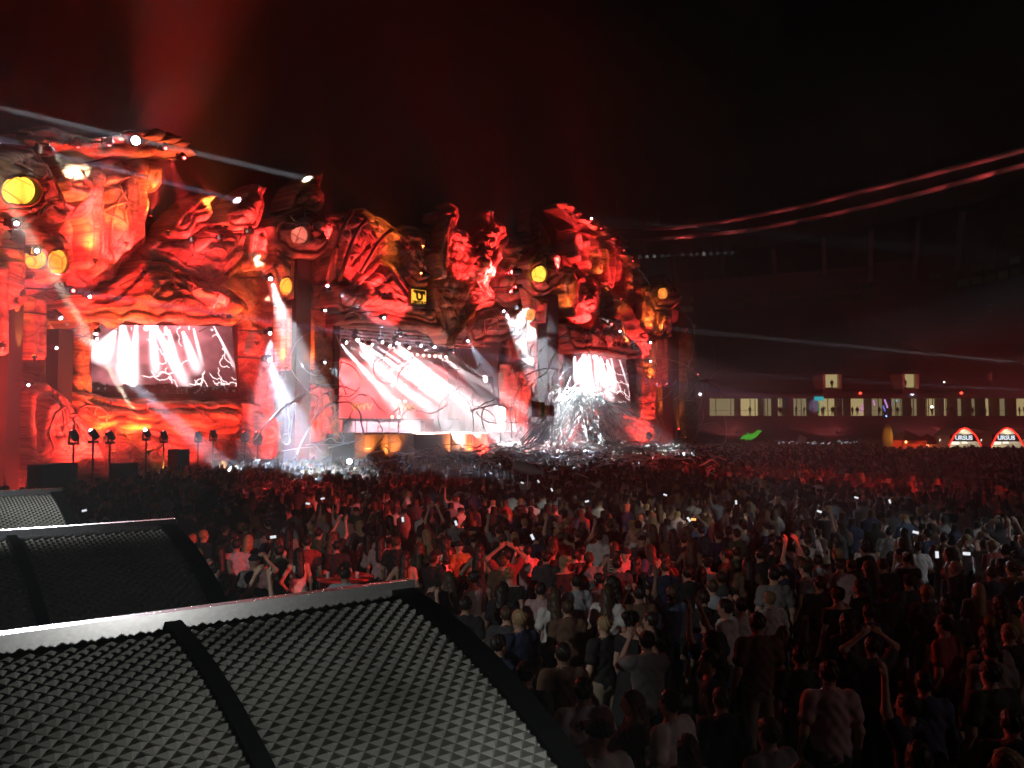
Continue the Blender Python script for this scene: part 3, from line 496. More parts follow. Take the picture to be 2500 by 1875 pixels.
# curved light-washed apron fronts and steps
for k, (u, w) in enumerate(((905, 60), (970, 60), (1125, 36), (1160, 36), (1045, 90))):
    s_ = sz(u, 1060, 3.2)[0]; hw = w * sc(u) * .7; mb = MB(); v = []; f = []; n = 10
    for i in range(n + 1):
        t = i / n * 2 - 1; o_ = 3.05 + 1.5 * math.sqrt(max(0, 1 - t * t)); v += [fw(s_ + t * hw, o_, .02), fw(s_ + t * hw, o_, DZ - .1), fw(s_ + t * hw, 3.02, DZ - .1), fw(s_ + t * hw, 3.02, .02)]
    for i in range(n):
        for j in range(3): a = 4 * i + j; f.append((a, a + 4, a + 5, a + 1))
    mb.add(v, f); own(mb.build('apron_front', M_PALE), MS)
DJ = empty('dj_booth', fw(sz(900, 1000)[0], -3, DZ), 'performer booth with pale lit front panels on the stage deck', 'booth')
sD = sz(925, 1000, -3)[0]
for i in range(7):
    mb = MB(); a = sD - 4.2 + i * 1.2; frame_box(mb, a, a + 1.12, -2.4, -2.2, DZ, DZ + 1.1); own(mb.build('front_panel', plain('booth_panel', (.7, .62, .66), .4)), DJ)
mb = MB(); frame_box(mb, sD - 4.2, sD + 4.2, -3.4, -2.15, DZ + 1.1, DZ + 1.22); own(mb.build('booth_top', M_DARK), DJ)
for k, (ds, col) in enumerate(((-2.6, 'orange'), (2.4, 'orange'))):
    o = text_mesh('flame_graphic', 'VWV', 1.0, glow('flame_graphic_light', (1, .45, .15), 1.2, False), None, facade_frame(sD + ds, -1.9, DZ + 2.2)); tag(o, ('orange zigzag emblem over the booth end by the crested pillar' if k == 0 else 'orange zigzag emblem over the middle of the booth'), 'emblem')
# risers and band gear
for k, (u, off, w, h) in enumerate(((1075, -4.5, 3.2, 1.2), (1140, -4, 2.2, 2.6), (1000, -6, 4.5, 1.0))):
    s_ = sz(u, 1000, off)[0]; mb = MB(); frame_box(mb, s_ - w / 2, s_ + w / 2, off - 1, off + 1, DZ, DZ + h); o = tag(mb.build('stage_riser', plain('riser_grey', (.16, .15, .16), .5)), ('low wide grey riser on the deck', 'tall grey riser on the deck by the side wall', 'widest grey riser before the back wall')[k], 'riser')
mb = MB(); p = fw(sz(1075, 1000, -6)[0], -4.9, 3.6); text_mesh('red_letters', 'UNTOLD', .7, glow('red_letters', (1, .06, .04), 1.5, False), None, facade_frame(sz(1155, 945, -5)[0], -3.9, 6.2)); tag(bpy.data.objects['red_letters'], 'small red lit lettering at the far side of the main stage', 'lettering')

# ------------------------------------------------------------------ lamps
WHITE = (.86, .93, 1.0); COOL = (.62, .80, 1.0); WARMW = (1, .86, .62); RED = (1, .036, .036); AMBER = (1, .36, .05); PINK = (1, .62, .66)
G_LENS = {}
def lens_mat(col, p):
    k = (col, p)
    if k not in G_LENS: G_LENS[k] = glow('lamp_lens', col, p, False)
    return G_LENS[k]
def moving_head(label, p, t, power, col, ang, lens=60, size=1.0, back=None, blend=.3, group='moving head lamps', r=.12, dot=.09):
    """lamp head on a yoke: base, two yoke arms, head, glowing lens; back = point its bracket holds on to"""
    p = Vector(p); t = Vector(t); d = (t - p).normalized(); T = empty('moving_head_lamp', p, label, 'stage lamp', group); z = size
    M = d.to_track_quat('Z', 'Y').to_matrix(); own(MB().lathe([(.10 * z, -.34 * z), (.17 * z, -.28 * z), (.19 * z, .02 * z), (.20 * z, .16 * z), (.17 * z, .17 * z)], p, 12, M).build('head', M_DARK, None, True), T)
    own(MB().lathe([(dot * z, .10 * z), (dot * z, .19 * z), (dot * .8 * z, .24 * z), (dot * .4 * z, .27 * z)], p, 12, M).build('lens', lens_mat(col, lens), None, True), T)
    x = M @ Vector((1, 0, 0)); hang = Vector(back) - p if back is not None else Vector((0, 0, -.5 * z)); hd = hang.normalized()
    x = hd.cross(d).normalized() if hd.cross(d).length > .1 else x
    for s_ in (-1, 1): own(MB().tube([p + x * s_ * .22 * z, p + x * s_ * .22 * z + hd * .36 * z], .045 * z, 5).build('yoke_arm', M_DARK), T)
    own(MB().box(p + hd * .42 * z, (.36 * z, .36 * z, .14 * z), hd.to_track_quat('Z', 'Y').to_matrix()).build('base', M_DARK), T)
    if back is not None: own(MB().tube([p + hd * .45 * z, Vector(back)], .05 * z, 6).build('bracket', M_DARK), T)
    if power > 0: spot(T, p + d * .3 * z, t, power, col, ang, blend, r)
    return T
def fl(crop, x, y, off): return onf(*px(crop, x, y), off)
def on_wall(label, a, off, b, boff, power, col, ang, **k):
    """lamp bracketed off the stage front: photo pixel a at off metres, aimed at pixel b at boff metres"""
    s_, z_ = sz(*px(*a), off); k.setdefault('back', fw(s_, min(off - 1.2, 1.0), z_ + .3)); return moving_head(label, fw(s_, off, z_), b[1:] if b[0] == 'W' else fl(*b, boff), power, col, ang, **k)
BEAM = 1.0
LAMPS = [
    ('glaring white lamp on the castle roof edge facing the audience', ('A', 1062, 295), 4.2, ('W', -22, 10, 9), 40, 1.5e4, WHITE, 9, dict(lens=300, size=1.4, dot=.17)),
    ('white lamp at the roof corner aimed down at the shoulder mask', ('A', 380, 368), 4.5, ('A', 570, 520), 2.0, 5e4, WARMW, 9, dict(lens=160, size=1.2)),
    ('bluish lamp beside the black loudspeaker column of the jaw', ('B', 445, 378), 4, ('B', 800, 700), 5.5, 1.1e6, COOL, 6, {}),
    ('small white lamp on the wooden cheek', ('B', 437, 628), 3, ('B', 500, 1400), 12, 0, WHITE, 8, dict(lens=40, size=.7)),
    ('small white lamp by the edge of the big screen', ('B', 745, 555), 3, ('B', 880, 690), 6, 0, WHITE, 8, dict(size=.7)),
    ('small lamp low on the end pillar', ('B', 220, 915), 3, ('B', 100, 1400), 12, 0, WHITE, 8, dict(lens=30, size=.7)),
    ('white lamp on the scroll wall lighting a yellow patch', ('A', 1935, 988), 4.2, ('A', 1985, 1200), 2.2, 5e4, WARMW, 9, {}),
    ('white lamp high on the crested pillar flank throwing a broad pale beam', ('A', 2085, 1350), 4.4, ('D', 560, 900), 14, 6e5, WHITE, 13, dict(size=1.2, lens=120)),
    ('cool lamp halfway down the crested pillar flank', ('D', 218, 292), 4.4, ('D', 240, 700), 7, 1.6e5, COOL, 26, dict(size=1.1, lens=120)),
    ('cool white lamp low on the crested pillar with a bright shaft down to the crowd', ('D', 210, 540), 4.6, ('D', 520, 1420), 15, 9e5, COOL, 12, dict(size=1.2, lens=140)),
    ('violet white lamp beside the black column above the main stage', ('C', 720, 1160), 3.6, ('C', 1300, 1560), 9, 4e5, (.75, .78, 1), 8, {}),
    ('small white lamp under the dome at the black column', ('C', 713, 1390), 3.2, ('C', 800, 1600), 8, 0, WHITE, 8, dict(lens=60, size=.8)),
    ('small blue lamp on the main stage jamb', ('D', 708, 568), 3, ('D', 900, 740), 8, 1.6e5, COOL, 9, dict(size=.8)),
    ('white lamp on the oval moon tower flooding its flank', ('E', 575, 980), 5.2, ('E', 640, 1090), 2.6, 3e4, WHITE, 34, dict(size=1.2, lens=160)),
    ('cool lamp under the flood lamp of the oval moon tower', ('E', 568, 1162), 5.2, ('E', 630, 1390), 2.4, 9e4, COOL, 10, dict(size=1.1, lens=120)),
    ('blue lamp at the far side of the main stage', ('E', 140, 1255), 2.5, ('E', 270, 1460), 8, 2e5, COOL, 9, {}),
    ('small pale lamp on the steep far castle roof with a faint beam', ('E', 1150, 250), 3, ('E', 2600, 380), 20, 9e4, WHITE, 2.5, dict(size=.9, lens=80)),
    ('small white lamp on the far pillar', ('E', 1653, 1270), 4, ('E', 1660, 1900), 12, 0, WHITE, 8, dict(lens=60, size=.9)),
    ('small white lamp lower on the far pillar', ('E', 1653, 1425), 4, ('E', 1660, 1900), 12, 0, WHITE, 8, dict(lens=60, size=.9)),
    ('red lamp on the castle roof edge with a red shaft', ('A', 1275, 345), 4.2, ('A', 1400, 690), 8, 1.6e5, RED, 8, dict(lens=40)),
    ('second red lamp on the castle roof edge, lower on its slope', ('A', 1415, 418), 4.2, ('A', 1640, 720), 8, 9e4, RED, 7, dict(lens=40)),
    ('red lamp in the middle of the castle roof', ('A', 845, 300), 4.2, ('A', 830, 700), 3, 1.2e4, RED, 40, dict(lens=40)),
    ('dim red lamp near the castle roof corner', ('A', 600, 312), 4.2, ('A', 640, 700), 3, 1.2e4, RED, 40, dict(lens=40)),
    ('small white lamp on the dome shell', ('A', 1500, 1055), 4.4, ('A', 1560, 1075), 2.2, 0, PINK, 20, dict(lens=60, size=.8)),
    ('small pink lamp on the dome shell', ('A', 1710, 1040), 4.4, ('A', 1740, 1110), 2.2, 0, PINK, 20, dict(lens=60, size=.8)),
    ('small white lamp over the wooden brow', ('B', 692, 222), 4, ('B', 720, 600), 6, 0, WHITE, 12, dict(lens=60, size=.8)),
    ('orange lamp on the beast side of the dome, upper of two', ('C', 1632, 830), 4.6, ('C', 1400, 720), 2.4, 3.5e3, (1, .2, .03), 46, dict(lens=40, size=1.2)),
    ('orange lamp on the beast side of the dome, lower of two', ('C', 1617, 1070), 4.6, ('C', 1400, 1000), 2.4, 3.5e3, (1, .2, .03), 46, dict(lens=40, size=1.2)),
    ('bright red lamp facing the beast sculpture, upper of three', ('E', 540, 690), 4.4, ('E', 330, 700), 2.4, 2.5e4, RED, 60, dict(lens=120, size=1.8)),
    ('bright red lamp facing the beast sculpture, middle of three', ('E', 560, 810), 4.4, ('E', 350, 860), 2.4, 1e4, RED, 60, dict(lens=60, size=1.1)),
    ('bright red lamp facing the beast sculpture, lowest of three', ('E', 532, 850), 4.4, ('E', 350, 860), 2.4, 1e4, RED, 60, dict(lens=60, size=1.2)),
    ('small orange lamp on the far castle shoulder', ('E', 910, 582), 3, ('E', 960, 700), 1.5, 0, AMBER, 50, dict(lens=40, size=.9)),
]
for (lb, a, ao, b, bo, pw, col, ang, k) in LAMPS: on_wall(lb, a, ao, b, bo, pw * BEAM, col, ang, **k)
for i, (x, y) in enumerate(((1050, 205), (1245, 322), (1342, 405), (1437, 503), (1510, 590), (1594, 698))):
    on_wall('tiny red lamp on the steep far castle roof edge', ('E', x, y), 2.4, ('E', x - 60, y + 300), 1.2, 0, RED, 60, lens=14, size=.7, group='tiny lamps on the far castle roof')
# lamps hanging from the main stage truss, all swung the same way
for i, (x, y, off, pw, ang, l) in enumerate(((722, 705, -2, 1, 12, .8), (745, 700, -4.5, 1.1, 12, 1), (770, 704, -2, 1.2, 12, 1), (800, 712, -4.5, 1.2, 12, 1), (822, 708, -2, 1.1, 11, 1), (838, 703, -4.5, 1, 11, 1), (858, 716, -2, .9, 11, 1), (905, 710, -2, .9, 8, 1), (880, 722, -4.5, .7, 9, 1), (935, 722, -2, .45, 8, 1), (955, 735, -4.5, .3, 8, .6))):
    u, v = px('V', x, y); s_, z_ = sz(u, v, off); z_ = min(z_, zT - 1.3); p = fw(s_, off, z_); t = fw(s_ + random.uniform(4, 12), off + random.uniform(5, 9), DZ)
    moving_head('white lamp hanging from the main stage truss, beam swung down towards the crowd', p, t, 2.3e6 * pw, random.choice((WHITE, PINK, (1, .85, .88))), ang * .7, lens=150, size=1.1, back=p + np.array((0, 0, .9)), group='lamps on the main stage truss')
for k, f_ in enumerate((.14, .36)):  # two added floods that fill the haze of the opening with light
    p = fw(sA + (sB - sA) * f_, -1.2, zT - 1.3); moving_head('added broad white flood lamp on the main stage truss, %s' % ('beside the jamb' if k == 0 else 'nearer the middle'), p, fw(sA + (sB - sA) * (f_ + .3), 2.5, DZ), 3.2e5, (1, .80, .82), 42, lens=150, size=1.1, back=p + np.array((0, 0, .9)), group='lamps on the main stage truss', blend=.9)
# far lamp rig that washes the back wall pink and red
for i in range(5):
    s_ = sA + (sB - sA) * (.12 + .19 * i); p = fw(s_, -5.0, zT - 1.3); moving_head('pink wash lamp over the main stage back wall', p, fw(s_, -8.2, 5), 1.0e4 if i < 3 else 5e3, (1, .22, .22), 95, lens=20, size=.9, back=p + np.array((0, 0, .9)), group='wash lamps of the main stage')
p = fw(sD - 1, 1.5, zT - 1.0); moving_head('added pink lamp over the stage mouth lighting the booth', p, fw(sD, -2.5, DZ + .6), 2.2e4, (1, .55, .6), 50, lens=30, size=.8, back=fw(sD - 1, .9, zT + .6), group='wash lamps of the main stage')  # added wash that brightens the booth panels
# footlights of the apron
def footlight(label, p, t, power, col, ang, size=1.0, lens=25, group='uplight lamps along the stage foot'):
    p = Vector(p); t = Vector(t); d = (t - p).normalized(); T = empty('uplight_lamp', p, label, 'stage lamp', group); M = d.to_track_quat('Z', 'Y').to_matrix()
    own(MB().box(p, (.5 * size, .3 * size, .3 * size), M).build('housing', M_DARK), T); own(MB().box(p + d * .16 * size, (.42 * size, .24 * size, .03), M).build('lens', lens_mat(col, lens)), T)
    own(MB().tube([p - Vector((0, 0, .05)), p - Vector((0, 0, .4 * size))], .06, 6).build('foot', M_DARK), T)
    spot(T, p + d * .2 * size, t, power, col, ang, .6, .15); return T
for (u, v, pw) in ((905, 1078, 1.6), (970, 1080, 1.4), (1125, 1070, 1.4), (1160, 1072, .8)):
    s_ = sz(u, v, 5.3)[0]; footlight('orange footlight before the main stage apron', fw(s_, 5.3, 1.5), fw(s_, 3.8, 3.0), 520 * pw, (1, .33, .07), 120, group='apron footlights', lens=8)
# red uplights on the crowd barrier line washing the scenery
n = 17
for i in range(n):
    u = -40 + 1720 * i / (n - 1); s_ = sz(u, 1000, 8)[0]; d = sc(u) * F_PX
    if 860 < u < 1190: continue
    hi = i % 2; footlight('red uplight aimed at the upper stage front' if hi else 'red uplight aimed at the lower stage front', fw(s_, 6.1, .6), fw(s_ + .5, 0, 13.5 if hi else 8), (1.8e4 if hi else 1.5e4) * random.uniform(.85, 1.15), (1, .045, .034), 54 if hi else 95)
# red washes hung further up the scenery: (pixel of what they light, power, angle)
for (cr, x, y, pw, ang) in (('A', 800, 760, 1.5e4, 75), ('A', 1500, 1150, 1.6e4, 75), ('A', 1480, 830, 1.6e4, 50), ('A', 1880, 800, 1.8e4, 50), ('C', 480, 700, 5e3, 70), ('C', 560, 330, 1.2e4, 50), ('C', 1840, 560, 1.2e4, 50), ('E', 320, 290, 1.6e4, 50), ('E', 1060, 260, 1.8e4, 60), ('C', 1000, 780, 1.3e4, 70), ('C', 1200, 1150, 1.6e4, 80), ('C', 1850, 760, 9e3, 70), ('E', 250, 480, 1.2e4, 70), ('E', 480, 720, 1.2e4, 80), ('E', 700, 330, 2.2e4, 50), ('E', 1020, 850, 2.2e4, 70), ('E', 1080, 480, 1.6e4, 60), ('E', 1300, 650, 1.8e4, 60), ('E', 1500, 1150, 1.5e4, 60), ('E', 1760, 880, 6e3, 50), ('A', 100, 760, 7e3, 75), ('A', 420, 1150, 1e4, 80), ('F', 400, 1000, 8e3, 70)):
    s_, z_ = sz(*px(cr, x, y), 1.0); p = fw(s_ + .6, 4.0, max(.6, z_ - 4.6)); z0 = max(.6, z_ - 4.6)
    T = moving_head('red wash lamp on a thin arm aimed up at the scenery', p, fw(s_, .5, z_), pw * .42, RED, ang, lens=6, size=.55, back=fw(s_ + 1.0, .3, z0 - .8), group='red wash lamps on arms', r=.2)
for (cr, x, y, pw, ang) in (('B', 1150, 130, 9e3, 50), ('B', 640, 330, 6e3, 45), ('B', 1250, 1150, 2.2e3, 80), ('C', 1800, 800, 3e3, 40)):
    s_, z_ = sz(*px(cr, x, y), 1.0); footlight('amber floor lamp washing the wooden scenery', fw(s_ + .6, 7.8, .6), fw(s_, .5, z_), pw, (1, .34, .07), ang, group='amber floor lamps of the stage pit')
# warm lamps that glow at the foot of columns and strips
for (cr, x, y, off, h, pw) in (('A', 735, 1215, 3.0, 1.6, 900), ('A', 975, 1085, 3.0, 1.8, 900), ('B', 268, 700, 3.2, 1.6, 500), ('D', 360, 620, 3.2, 1.8, 900), ('D', 605, 640, 3.0, 1.8, 500), ('E', 1025, 1095, 3.6, 1.6, 700), ('E', 1310, 850, 2.6, 2.0, 1100), ('E', 1705, 1195, 3.6, 1.5, 900), ('E', 1795, 1200, 3.6, 1.3, 700), ('E', 1710, 1620, 3.4, 1.8, 900), ('E', 1490, 1290, 3.6, 1.2, 900), ('B', 880, 1440, 2.4, 1.2, 900), ('B', 1145, 1430, 2.4, 1.2, 900), ('D', 100, 390, 3.8, 1.2, 400), ('A', 1295, 1000, 3.3, 2.0, 2500), ('A', 1740, 960, 3.3, 2.0, 2500), ('F', 1930, 1140, 3.0, 2.5, 1500)):
    s_, z_ = sz(*px(cr, x, y), off); footlight('amber uplight glowing at the foot of a carved column', fw(s_, off, z_), fw(s_, off - 1.3, z_ + h * 1.5), pw * 2.8, (1, .20, .03), 64, .5, 10, 'amber uplights on the scenery')
# red smoke shaft above the castle
on_wall('red lamp behind the castle roof aimed at the sky', ('A', 1160, 900), -4.5, ('P', 500, -260), -4, 1.0e5, RED, 38, blend=1.0, lens=3, back=fl('A', 1160, 940, -2))
# lamps that sweep over the audience
def sweep(label, a, off, target, power, col, ang, **k): s_, z_ = sz(*px(*a), off); return moving_head(label, fw(s_, off, z_), target, power, col, ang, back=fw(s_, .6, z_ + .3), **k)
MAST = np.array((34.0, 5.0, 13.0))
for k, (lb, tg, pw, col, ang) in enumerate((('red lamp on the field mast lighting the middle of the crowd', at_z(1110, 1245, 1.5), 9e4, (1, .07, .06), 5.5), ('red lamp on the field mast lighting a person in a white dress', at_z(1420, 1375, 1.4), 9e4, RED, 3.0), ('red lamp on the field mast lighting the crowd by the canopies', at_z(825, 1395, 1.2), 7e4, (1, .07, .06), 6), ('warm lamp on the field mast lighting the middle of the crowd', at_z(1590, 1250, 1.5), 2.2e4, WARMW, 4.5), ('white lamp on the field mast lighting the stadium side of the crowd', at_z(2080, 1290, 1.5), 8e3, WHITE, 14), ('added white lamp on the field mast lighting the burst of streamers', fl('F', 900, 980, 11), 1.0e5, WHITE, 4.5), ('red lamp on the field mast lighting the far rows', at_z(1950, 1165, 1.5), 6e4, RED, 9))):
    p = MAST + np.array((0, -.9 * k, -.2 * (k % 2))); moving_head(lb, p, tg, pw, col, ang, lens=20, back=(MAST[0], MAST[1] - .9 * k, 0), group='lamps on the field mast', blend=.6)  # the lamp on the streamer burst is an added front light
sweep('white lamp on the far shell sweeping over the stadium side of the crowd', ('E', 1400, 1180), 4.2, at_z(2150, 1265, 1.6), 6e4, WHITE, 5, lens=30)
sweep('red lamp on the far shell sweeping over the stadium side of the crowd', ('E', 1330, 1120), 4.2, at_z(2100, 1180, 1.6), 7e4, RED, 7, lens=30)
sweep('red lamp on the end pillar spilling over the near crowd', ('A', 560, 1450), 4.0, (4.5, 12, 1.5), 1.2e4, (1, .08, .06), 17, lens=20, blend=.8)
sweep('white lamp on the scroll wall lighting the flying streamers', ('E', 430, 1000), 4.2, fl('F', 980, 960, 11), 2.6e5, WHITE, 36, lens=40)
sweep('cool lamp on the dome lighting the front of the crowd', ('C', 1250, 1450), 3.4, at_z(860, 1130, 1.6), 2.0e5, COOL, 8, lens=40)
# added lamps on poles out of view; their shafts stand in for pale streaks
for (lb, a, Ya, b, Yb, pw, ang, col) in (('added white lamp on a pole by the end pillar with a long level shaft', (-90, 522), 36, (700, 665), 50, 6e6, .9, (.9, .88, 1)), ('added bluish lamp on a pole by the end pillar', (-90, 668), 36, (500, 760), 46, 3.2e6, .8, (.55, .55, 1)), ('added white lamp high on a pole by the end pillar', (-100, 240), 36, (790, 446), 63, 4e6, .7, (.85, .92, 1)), ('added bluish lamp high on a pole by the end pillar', (-100, 318), 36, (640, 505), 60, 3.2e6, .8, (.6, .62, 1)),
                                         ('added white lamp on the stadium side with a long level shaft', (2620, 898), 80, (2000, 838), 84, 1.5e6, .9, WHITE), ('added dim lamp on the stadium side with a long level shaft', (2620, 960), 80, (1900, 920), 84, 8e5, .7, (.7, .75, 1))):
    p = at_y(*a, Ya); moving_head(lb, p, at_y(*b, Yb), pw, col, ang, lens=30, size=1, back=p + np.array((0, 0, -p[2])), group='added lamps on poles beside the field')
# added fill lamp, out of view below the deck, that lights the canopies
moving_head('small added fill lamp below the viewing deck rail', (1.3, .5, 3.25), (-2.6, 5.2, 2.75), 105, (1, .98, .93), 48, blend=.6, lens=6, size=.4, back=(1.3, .5, 2.6), r=.1)
_t = at_z(150, 1545, CAM_Z - .8)
for k, v_ in enumerate((545, 612)): on_wall('white lamp on the end pillar aimed at the canopies, %s of two' % ('upper', 'lower')[k], ('P', 40 + 50 * k, v_), 4.4, ('W', *_t), 0, 4.5e4, WHITE, 2.8, lens=60, r=.3)
moving_head('small added fill lamp on a post lighting the rear canopies', (-7.2, 2.4, 6.2), (-4.6, 8.0, 3.2), 1000, (1, .98, .93), 52, lens=6, size=.4, back=(-7.2, 2.4, 0))  # added to brighten the rear canopies, out of view
moving_head('dim added fill lamp on a mast beside the viewing deck', (22, 0, 9.5), (5, 10, 1.5), 520, (1, .72, .68), 46, lens=10, back=(22, 0, 0), r=.1)  # added fill for the backs of the near crowd, out of view
# ------------------------------------------------------------------ canopies in front of the viewing deck
RZ = CAM_Z - .8
c1, q1 = at_z(995, 1452, RZ), at_z(0, 1596, RZ); U1 = Vector(c1 - q1).normalized()
c2 = at_z(416, 1288, RZ); U2 = Vector(c2 - c1).normalized(); c3 = at_z(141, 1206, RZ); PITCHC = (c2 - c1)
tz = [(0, 0.0)]
for x, y in ((1800, 640), (2000, 870), (2212, 1120)):
    d = ray(*px('H', x, y)); A = np.array([[d[0], U2.x], [d[1], U2.y]]); k, t = np.linalg.solve(A, np.array((c1[0], c1[1]))); tz.append((t, CAM_Z + d[2] * k - RZ))
cf = np.polyfit([a for a, b in tz], [b for a, b in tz], 2)
def prof(t): return cf[0] * t * t + cf[1] * t
def canopy_point(c, a, t, h=0.0):
    sl = 2 * cf[0] * t + cf[1]; n = (Vector((0, 0, 1)) * 1 + U2 * sl).normalized()      # moving down the slope goes along -U2
    return Vector(c) - U1 * a - U2 * t + Vector((0, 0, prof(t))) + n * h
M_SHEET = None
def sheet_mat():
    m, nt, b = new_mat('embossed_plastic'); b.inputs['Base Color'].default_value = (.16, .165, .15, 1); b.inputs['Roughness'].default_value = .38
    N = nt.nodes.new; tc = N('ShaderNodeTexCoord'); nz = N('ShaderNodeTexNoise'); nz.inputs['Scale'].default_value = 1.6; nz.inputs['Detail'].default_value = 6; r = N('ShaderNodeValToRGB')
    r.color_ramp.elements[0].position = .3; r.color_ramp.elements[0].color = (.10, .104, .092, 1); r.color_ramp.elements[1].position = .7; r.color_ramp.elements[1].color = (.30, .305, .28, 1)
    nt.links.new(tc.outputs['Object'], nz.inputs['Vector']); nt.links.new(nz.outputs['Fac'], r.inputs[0]); nt.links.new(r.outputs[0], b.inputs['Base Color'])
    r2 = N('ShaderNodeMapRange'); r2.inputs[3].default_value = .18; r2.inputs[4].default_value = .48; nt.links.new(nz.outputs['Fac'], r2.inputs[0]); nt.links.new(r2.outputs[0], b.inputs['Roughness']); return m
M_RIDGE = plain('brushed_aluminium', (.6, .61, .62), .26, .9, .05, 60); M_SHEET = sheet_mat(); M_RUB = plain('black_edging', (.010, .011, .012), .7); M_RUB.node_tree.nodes['Principled BSDF'].inputs['Specular IOR Level'].default_value = .15
def canopy(label, c, npan, wid, tmax):
    T = empty('bar_canopy', (c[0], c[1], 0), label, 'canopy', 'curved canopies below the viewing deck'); a0 = .075
    ts = np.linspace(0, tmax, 14)
    for i in range(npan):
        A0 = a0 + i * (wid + .06); D = .064; nu = int(wid / D); dv = .055; nv = int((tmax - .06) / dv); v = []; f = []
        def P(a, t, h=0): return canopy_point(c, A0 + a, t + .04, h)
        # diamonds: lattice of half-offset rows, apex pulled down the slope so that the lower facets are short and steep
        for r_ in range(nv * 2 - 1):
            for q in range(-1, nu + 1):
                ac = (q + .25 + .5 * (r_ % 2)) * D; tc_ = (r_ + 1) * dv / 2; n = len(v)
                v += [P(ac, tc_ - dv / 2), P(ac + D / 2, tc_), P(ac, tc_ + dv / 2), P(ac - D / 2, tc_), P(ac, tc_ + dv * .22, .021)]
                f += [(n, n + 1, n + 4), (n + 1, n + 2, n + 4), (n + 2, n + 3, n + 4), (n + 3, n, n + 4)]
        own(mesh('embossed_sheet', v, f, M_SHEET), T)
        v = []; f = []
        for j, t in enumerate(ts): v += [canopy_point(c, A0 + wid, t, -.012), canopy_point(c, A0, t, -.012)]; 
        f = [(2 * j, 2 * j + 2, 2 * j + 3, 2 * j + 1) for j in range(len(ts) - 1)]; own(mesh('backing_sheet', v, f, M_RUB), T)
        for kind, b0, b1 in ((('side_rail', -.03, a0 + .005) if i == 0 else ('rib', A0 - .06, A0)),):
            v = []; f = []
            for t in ts: v += [canopy_point(c, b0, t, -.05), canopy_point(c, b0, t, .03), canopy_point(c, b1, t, .03), canopy_point(c, b1, t, -.05)]
            for j in range(len(ts) - 1):
                for k in range(4): a = 4 * j + k; b = 4 * j + (k + 1) % 4; f.append((a, a + 4, b + 4, b))
            f += [(0, 1, 2, 3), (4 * len(ts) - 1, 4 * len(ts) - 2, 4 * len(ts) - 3, 4 * len(ts) - 4)]; own(mesh(kind, v, f, M_RUB), T)
    L = npan * (wid + .06) + .1; up = Vector((0, 0, 1)); n = 0
    for k in range(4):
        b0, b1 = 1.62 * k - (.04 if k == 0 else 0), min(1.62 * (k + 1) - .006, L); m = (Vector(c) - U1 * (b0 + b1) / 2 + U2 * .03 + Vector((0, 0, .004)))
        Mx = Matrix((U1, U2, up)).transposed(); own(MB().box(m, (b1 - b0, .055, .12), Mx).build('ridge_bar', M_RIDGE), T)
    for a in (.06, L * .5, L - .1):
        for t in (.0, tmax - .1):
            p = canopy_point(c, a, t, -.06); own(MB().tube([p, (p.x, p.y, 0)], .04, 8).build('post', M_DARK), T)
    return T
canopy('curved embossed canopy right below the viewing deck with the brightest metal ridge', c1, 5, .93, 2.5)
canopy('middle curved embossed canopy of the three in the row', c2, 6, .93, 2.5)
canopy('curved embossed canopy at the crowd end of the row', c3, 6, .93, 2.5)

# ------------------------------------------------------------------ stadium behind the field
M_CONC = plain('dark_concrete', (.10, .09, .088), .85, 0, .2, 1.5)
M_SEAT = plain('grey_seats', (.085, .075, .075), .7)
M_ROOM = plain('room_wall', (.6, .55, .40), .8)
M_ROOM_GLOW = glow('room_glow', (1, .80, .36), .62, False); M_ROOM_GLOW_DIM = glow('dim_room_glow', (.95, .8, .40), .32, False); M_WIN = glow('dim_window', (.8, .75, .35), .004, False)  # room and entrance back walls glow themselves, standing in for room lamps
YS = 150.0
ST = empty('stadium', (70, YS, 0), 'dark stadium stand with lit concourse rooms behind the field', 'stadium')
X0, X1 = 14.0, 170.0
def sbox(nm, x0, x1, y0, y1, z0, z1, m): return own(MB().box(((x0 + x1) / 2, (y0 + y1) / 2, (z0 + z1) / 2), (x1 - x0, y1 - y0, z1 - z0)).build(nm, m), ST)
zc0 = at_y(*px('G', 900, 820), YS)[2]; zc1 = at_y(*px('G', 900, 708), YS)[2]
for k in range(8): sbox('lower_row', X0, X1, YS - 1.2 * (8 - k), YS - 1.2 * (7 - k), 0, zc0 * (.35 + .08 * k), M_SEAT)
sbox('concourse_floor', X0, X1, YS, YS + 8, zc0 - .5, zc0, M_CONC); sbox('concourse_ceiling', X0, X1, YS - 1.5, YS + 8, zc1 + .003, zc1 + .8, M_CONC); sbox('concourse_back', X0, X1, YS + 8, YS + 8.5, 0, zc1, M_CONC)
rooms = sorted([(560, 640, 1), (1056, 1106, 1), (1496, 1584, 1), (1790, 1872, 1), (2058, 2155, 1), (215, 400, 1), (412, 553, 0), (650, 712, 0), (748, 868, 1), (905, 1050, 0), (1112, 1240, 0), (1245, 1360, 1), (1370, 1490, 1), (1590, 1700, 0), (1705, 1780, 0), (1880, 1960, 1), (1965, 2050, 0), (2165, 2290, 0), (2330, 2420, 1)])
edges = [X0]
